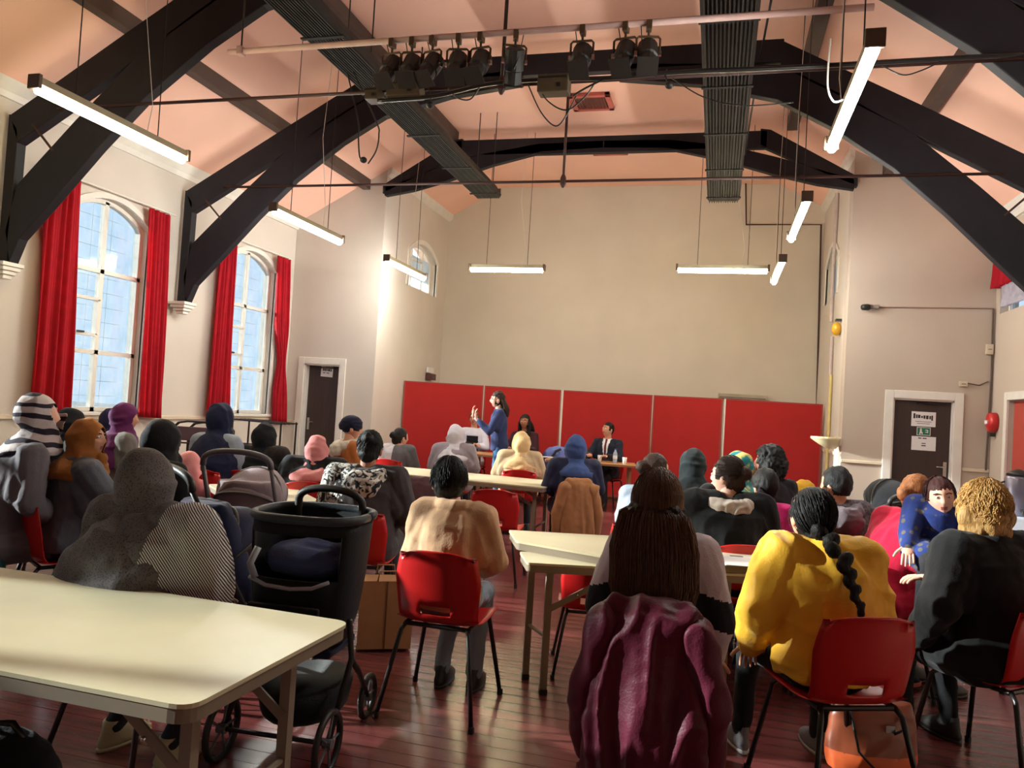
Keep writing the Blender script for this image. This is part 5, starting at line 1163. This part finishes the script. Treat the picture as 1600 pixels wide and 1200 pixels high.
    if hooded:
        mb = MB(); nu, nv = 14, 10; vs = []; fs = []
        for j in range(nv+1):
            e = PI*.02+(PI*.62)*j/nv
            for i in range(nu+1):
                a = PI*i/nu; r = .225+.006*math.cos(j*2.0); vs.append((r*math.cos(a), -.08+.30*math.sin(a)*math.cos(e+PI*.30)*1.0*-1, hoodz-.25+(.25*math.sin(a)*math.sin(e+PI*.12))))
        for j in range(nv):
            for i in range(nu): k_ = j*(nu+1)+i; fs.append((k_, k_+1, k_+nu+2, k_+nu+1))
        o = mb.add(vs, fs).build('canopy', hood, root, smooth=True); m2 = o.modifiers.new('s', 'SOLIDIFY'); m2.thickness = .008
        for j in (0, nv//2, nv):
            MB().tube([Vector(vs[j*(nu+1)+i]) for i in range(nu+1)], .009, 6).build('canopy_hoop', frame, root, smooth=True)
    # back pocket and basket
    MB().box((-.17, -.235, .50), (.17, -.205, .70)).build('back_pocket', body, root, bevel=.012)
    if trim: MB().tube([(-.20, -.245, .70), (-.1, -.262, .675), (0, -.265, .67), (.1, -.262, .68), (.20, -.245, .71)], .008, 6).build('reflective_trim', trim, root, smooth=True)
    mb = MB(); mb.loft([((0, .08, .14), .17, .22), ((0, .08, .17), .19, .25), ((0, .08, .28), .21, .28)], 20); o = mb.build('basket', body, root, smooth=True)
    root.scale = (s, s, s)
    return root
GTRIM = mat('grey_trim', (150, 154, 162), .4, .1, 10); GFR = mat('grey_pushchair_frame', (104, 100, 106), .4, .1, 10)
BLKF2 = fab('black_pushchair_fabric', (18, 20, 24), rough=.75); MAUVEF = fab('mauve_grey_canopy', (150, 134, 142)); NAVF2 = fab('navy_pushchair_fabric', (30, 34, 62), rough=.75)
p = at(470, 900, Y=2.95); pushchair('large black pushchair beside the nearest table', p.x, 3.0, .08, BLKF2, BLK, BLKF2, hz=1.175, hoodz=1.07, w_=.25, s=.92, hooded=False, open_tub=True, hand=(.17, .22), trim=GTRIM, inner=NAVYF)
p = at(405, 760, Y=4.55); pushchair('grey pushchair with a mauve canopy and round hoop handle', p.x, 4.5, .15, MAUVEF, GFR, MAUVEF, hz=1.12, hoodz=1.0)
p = at(350, 790, Y=3.55); pushchair('dark navy pushchair behind the striped sleeve', p.x, 3.55, -.5, NAVF2, BLK, NAVF2, hz=1.10, hoodz=.88, w_=.26)
p = at(1395, 790, Y=6.6); pushchair('black and white pushchair in front of the right door', p.x, 6.6, .4, fab('white_black_fabric', (180, 176, 176), kind='marble', scale=6, rgb2=(30, 30, 34)), BLK, BLKF2, hz=1.04, hoodz=1.12)

# ------------------------------------------------------------------ stacked black frames under the farther window
def frame_stack(u, v, Y, n, label):
    p = at(u, v, Y=Y); root = empty('folded_frame_chair', (p.x, Y, 0), .3, label, 'chair', 'folded black frame chairs by the left wall'); z = p.z
    for i in range(n):
        o_ = i*.05
        P = [(-.26, o_, 0), (-.26, o_, z-.08), (-.2, o_, z-.02), (-.1, o_, z), (.1, o_, z), (.2, o_, z-.02), (.26, o_, z-.08), (.26, o_, 0)]
        MB().tube(P, .011, 8).build('tube_frame', TUBEM, root, smooth=True); MB().tube([(-.26, o_, z-.25), (.26, o_, z-.25)], .009, 6).build('cross_rail', TUBEM, root)
    MB().box((-.22, -.02, z-.22), (.22, -.005, z-.06)).build('backrest', mat('mauve_vinyl', (98, 74, 84), .6), root, bevel=.01)
for k_, (u, v) in enumerate(((306, 659), (330, 661))): frame_stack(u, v, 7.6+k_*.3, 2, ['folded black frame chair by the wall, left of navy headscarf', 'folded black frame chair by the wall, touching navy headscarf'][k_])
root = empty('chair_trolley', at(396, 657, Y=8.6), 0, 'black wire rack standing below the farther tall window', 'rack'); zz = root.location.z; root.location.z = 0
for i in range(5): MB().tube([(-.32, i*.09, zz), (.42, i*.09, zz-.02)], .010, 6).build('rail', TUBEM, root)
for sx in (-.3, .4):
    for yy in (0, .36): MB().tube([(sx, yy, 0), (sx, yy, zz)], .012, 6).build('upright', TUBEM, root)
MB().tube([(-.3, 0, zz-.3), (.4, 0, zz-.3)], .01, 6).build('lower_rail', TUBEM, root)

# ------------------------------------------------------------------ small things on tables and floor
p = at(1155, 876, Z=.75); r_ = empty('paper_sheet', (p.x, p.y, .747), .2, 'white sheets of paper on the cream table beside yellow jacket', 'paper')
MB().box((-.10, -.145, 0), (.11, .15, .003)).build('upper_sheet', PAPER, r_); MB().box((-.12, -.13, -.0015), (.09, .16, 0), Matrix.Rotation(.12, 4, 'Z')).build('lower_sheet', PAPER, r_); 
MB().box((-.02, .12, .003), (.05, .145, .0045)).build('printed_mark', mat('mauve_print', (120, 104, 118), .8), r_)
r_ = empty('pen', (p.x+.13, p.y+.02, .752), .9, 'dark pen lying beside the white paper', 'pen'); MB().tube([(-.06, 0, 0), (.05, 0, 0), (.065, 0, 0)], [.004, .004, .001], 8).build('barrel', TUBEM, r_); MB().tube([(-.065, 0, 0), (-.04, 0, 0)], .0046, 8).build('cap', BLK, r_)
def cup(u, v, Y, label, h=.09):
    p = at(u, v, Y=Y); o = empty('paper_cup', (p.x, Y, .74), 0, label, 'cup', 'white cups on the head table')
    MB().tube([(0, 0, 0), (0, 0, h)], [.026, .036], 16).build('cup_wall', PAPER, o, smooth=True); MB().tube([(0, 0, h-.003), (0, 0, h+.003)], .0375, 16).build('rim', PAPER, o)
cup(937, 716, 11.9, 'white paper cup left of the water bottle on head table', .1); cup(976, 718, 11.8, 'white paper cup right of the water bottle on head table', .1)
p = at(961, 716, Y=11.85); r_ = empty('water_bottle', (p.x, 11.85, .74), 0, 'clear plastic water bottle on the head table', 'bottle')
BM = mat('pale_bottle_plastic', (170, 186, 206), .15, .1, 12, spec=.8); MB().tube([(0, 0, 0), (0, 0, .01), (0, 0, .15), (0, 0, .19), (0, 0, .205)], [.028, .033, .033, .014, .013], 14).build('bottle_body', BM, r_, smooth=True)
MB().tube([(0, 0, .205), (0, 0, .222)], .015, 12).build('cap', fab('blue_cap', (60, 90, 170)), r_); MB().tube([(0, 0, .07), (0, 0, .12)], .0338, 14).build('label', PAPER, r_)
for u, v, lb, rz in ((862, 711, 'white papers on the head table, left end', .2), (905, 715, 'white papers in the middle of the head table', -.3)):
    p = at(u, v, Z=.745); r_ = empty('paper_sheet', (p.x, min(p.y, 12.0), .742), rz, lb, 'paper', 'papers on the head table'); MB().box((-.15, -.1, 0), (.15, .1, .004)).build('sheet', PAPER, r_); MB().box((-.13, -.11, .004), (.14, .08, .006), Matrix.Rotation(.2, 4, 'Z')).build('top_sheet', PAPER, r_)
p = at(868, 697, Y=12.3); r_ = empty('rucksack', (p.x, 12.5, .45), 0, 'pale blue bag with black strap behind the head table', 'bag')
mb = MB(); mb.ell((0, 0, .22), (.27, .14, .24)); me = remesh(mb, 'bag_body', .014, 3); disp(me, .01, 9, 4); finish(me, 'bag_body', fab('periwinkle_nylon', (110, 124, 190)), r_)
MB().tube([(-.06, -.13, .12), (-.08, -.16, .25), (.0, -.15, .38), (.08, -.13, .42)], .022, 8).build('strap', BLK, r_, smooth=True)
chair(p.x, 12.5, PI, 'red chair holding the pale blue bag')
r_ = empty('yellow_hat', (1.03, 9.6, .72), 0, 'small mustard knitted hat on the little right table', 'hat')
mb = MB(); mb.loft([((0, 0, .0), .13, .12), ((0, 0, .05), .135, .125), ((0, 0, .1), .11, .1), ((0, 0, .14), .05, .05)], 18); me = remesh(mb, 'crown', .012, 2); disp(me, .006, 20, 2); finish(me, 'crown', fab('mustard_wool', (196, 148, 44)), r_)
MB().loft([((0, 0, 0), .14, .13), ((0, 0, .03), .145, .135)], 18).build('brim', MATS['mustard_wool'], r_)
# paper carrier bag hanging by the charcoal coat's chair
p = at(603, 925, Y=4.35); r_ = empty('paper_carrier_bag', (p.x, 4.35, .02), .5, 'brown paper carrier bag standing behind the charcoal coat', 'bag')
KR_ = mat('kraft_paper', (176, 128, 88), .8, .08, 10)
MB().extrude([(-.16, -.09), (.16, -.09), (.17, .09), (-.15, .09)], lambda a, b, t: (a, b, t), .40).build('bag_body', KR_, r_); MB().box((-.004, -.093, 0), (.004, -.089, .4)).build('crease', mat('dark_kraft_fold', (110, 74, 50), .8), r_)
for yy in (-.09, .09): MB().tube([(-.06, yy, .40), (-.05, yy, .46), (.05, yy, .46), (.06, yy, .40)], .005, 6).build('handle', KR_, r_, smooth=True)
# orange-bottomed bag under the yellow jacket's chair
pp = at(1330, 1120, Z=.05); r_ = empty('leather_bag', (pp.x, 3.75, 0), .25, 'tan brown bag with orange base under the yellow jacket chair', 'bag')
mb = MB(); mb.loft([((0, 0, .01), .19, .09), ((0, 0, .06), .2, .1), ((0, 0, .2), .19, .085), ((0, 0, .3), .17, .05)], 24); me = remesh(mb, 'bag_body', .011, 3); disp(me, .006, 9, 8); finish(me, 'bag_body', [mat('tan_leather', (146, 74, 48), .4, .1, 6), mat('orange_leather', (224, 104, 58), .4, .08, 6)], r_, lambda c: c[:, 2] < .09)
MB().tube([(-.12, -.05, .28), (-.1, -.11, .12), (-.02, -.115, .04)], .006, 6).build('strap', TUBEM, r_, smooth=True); MB().tube([(.1, -.05, .28), (.09, -.1, .22), (.05, -.1, .2)], .006, 6).build('strap', TUBEM, r_, smooth=True)
MB().box((.02, -.09, .2), (.06, -.085, .23)).build('buckle', CHROME, r_)
# teal bag at the left edge, black bag bottom left, checked carrier
p = at(6, 845, Y=3.5); r_ = empty('handbag', (p.x-.12, 3.45, .3), 0, 'dark green shiny bag against chair at the left edge', 'bag')
mb = MB(); mb.ell((0, 0, .12), (.17, .1, .15)); me = remesh(mb, 'bag_body', .012, 3); disp(me, .008, 10, 3); finish(me, 'bag_body', mat('dark_teal_vinyl', (38, 84, 80), .3, .2, 8), r_); MB().tube([(-.1, 0, .22), (-.05, 0, .4), (.05, 0, .4), (.1, 0, .22)], .009, 6).build('handle', TUBEM, r_, smooth=True)
p = at(120, 875, Y=3.35); r_ = empty('carrier_bag', (p.x, 3.35, 0), .2, 'pale blue printed carrier bag below the mustard scarf chair', 'bag')
mb = MB(); mb.loft([((0, 0, .01), .13, .08), ((0, 0, .2), .14, .09), ((0, 0, .46), .11, .05), ((0, 0, .5), .07, .02)], 20); me = remesh(mb, 'bag_body', .012, 2); disp(me, .008, 12, 5); finish(me, 'bag_body', fab('blue_white_plastic', (206, 206, 224), kind='marble', scale=14, rgb2=(120, 140, 196), rough=.4), r_); MB().tube([(-.05, 0, .47), (-.04, 0, .56), (.04, 0, .56), (.05, 0, .47)], .006, 6).build('handle', PAPER, r_)
p = at(25, 1190, Z=.25); r_ = empty('holdall', (p.x-.1, p.y, 0), .3, 'rounded black holdall in the bottom left corner', 'bag')
mb = MB(); mb.ell((0, 0, .17), (.22, .15, .17)); me = remesh(mb, 'bag_body', .013, 3); disp(me, .006, 8, 3); finish(me, 'bag_body', BLACKF, r_); MB().tube([(-.12, 0, .28), (-.06, 0, .36), (.06, 0, .36), (.12, 0, .28)], .011, 6).build('handle', TUBEM, r_, smooth=True)
# trainer of a seated child near the blonde person
p = at(1412, 1062, Z=.05); r_ = empty('child_trainer', (p.x, p.y, .02), -1.1, 'small navy striped trainer with pink sole on the floor', 'shoe')
mb = MB(); mb.loft([((0, 0, .02), .04, .11), ((0, -.005, .045), .038, .1), ((0, -.04, .075), .034, .055), ((0, -.05, .09), .032, .04)], 16).build('upper', NAVYF, r_, smooth=True); MB().loft([((0, 0, -.0), .043, .115), ((0, 0, .022), .044, .117)], 16).build('sole', fab('pink_sole', (226, 120, 120)), r_)
for i in range(3): MB().box((-.041, -.035+i*.022, .02), (.041, -.025+i*.022, .06)).build('stripe', PAPER, r_)
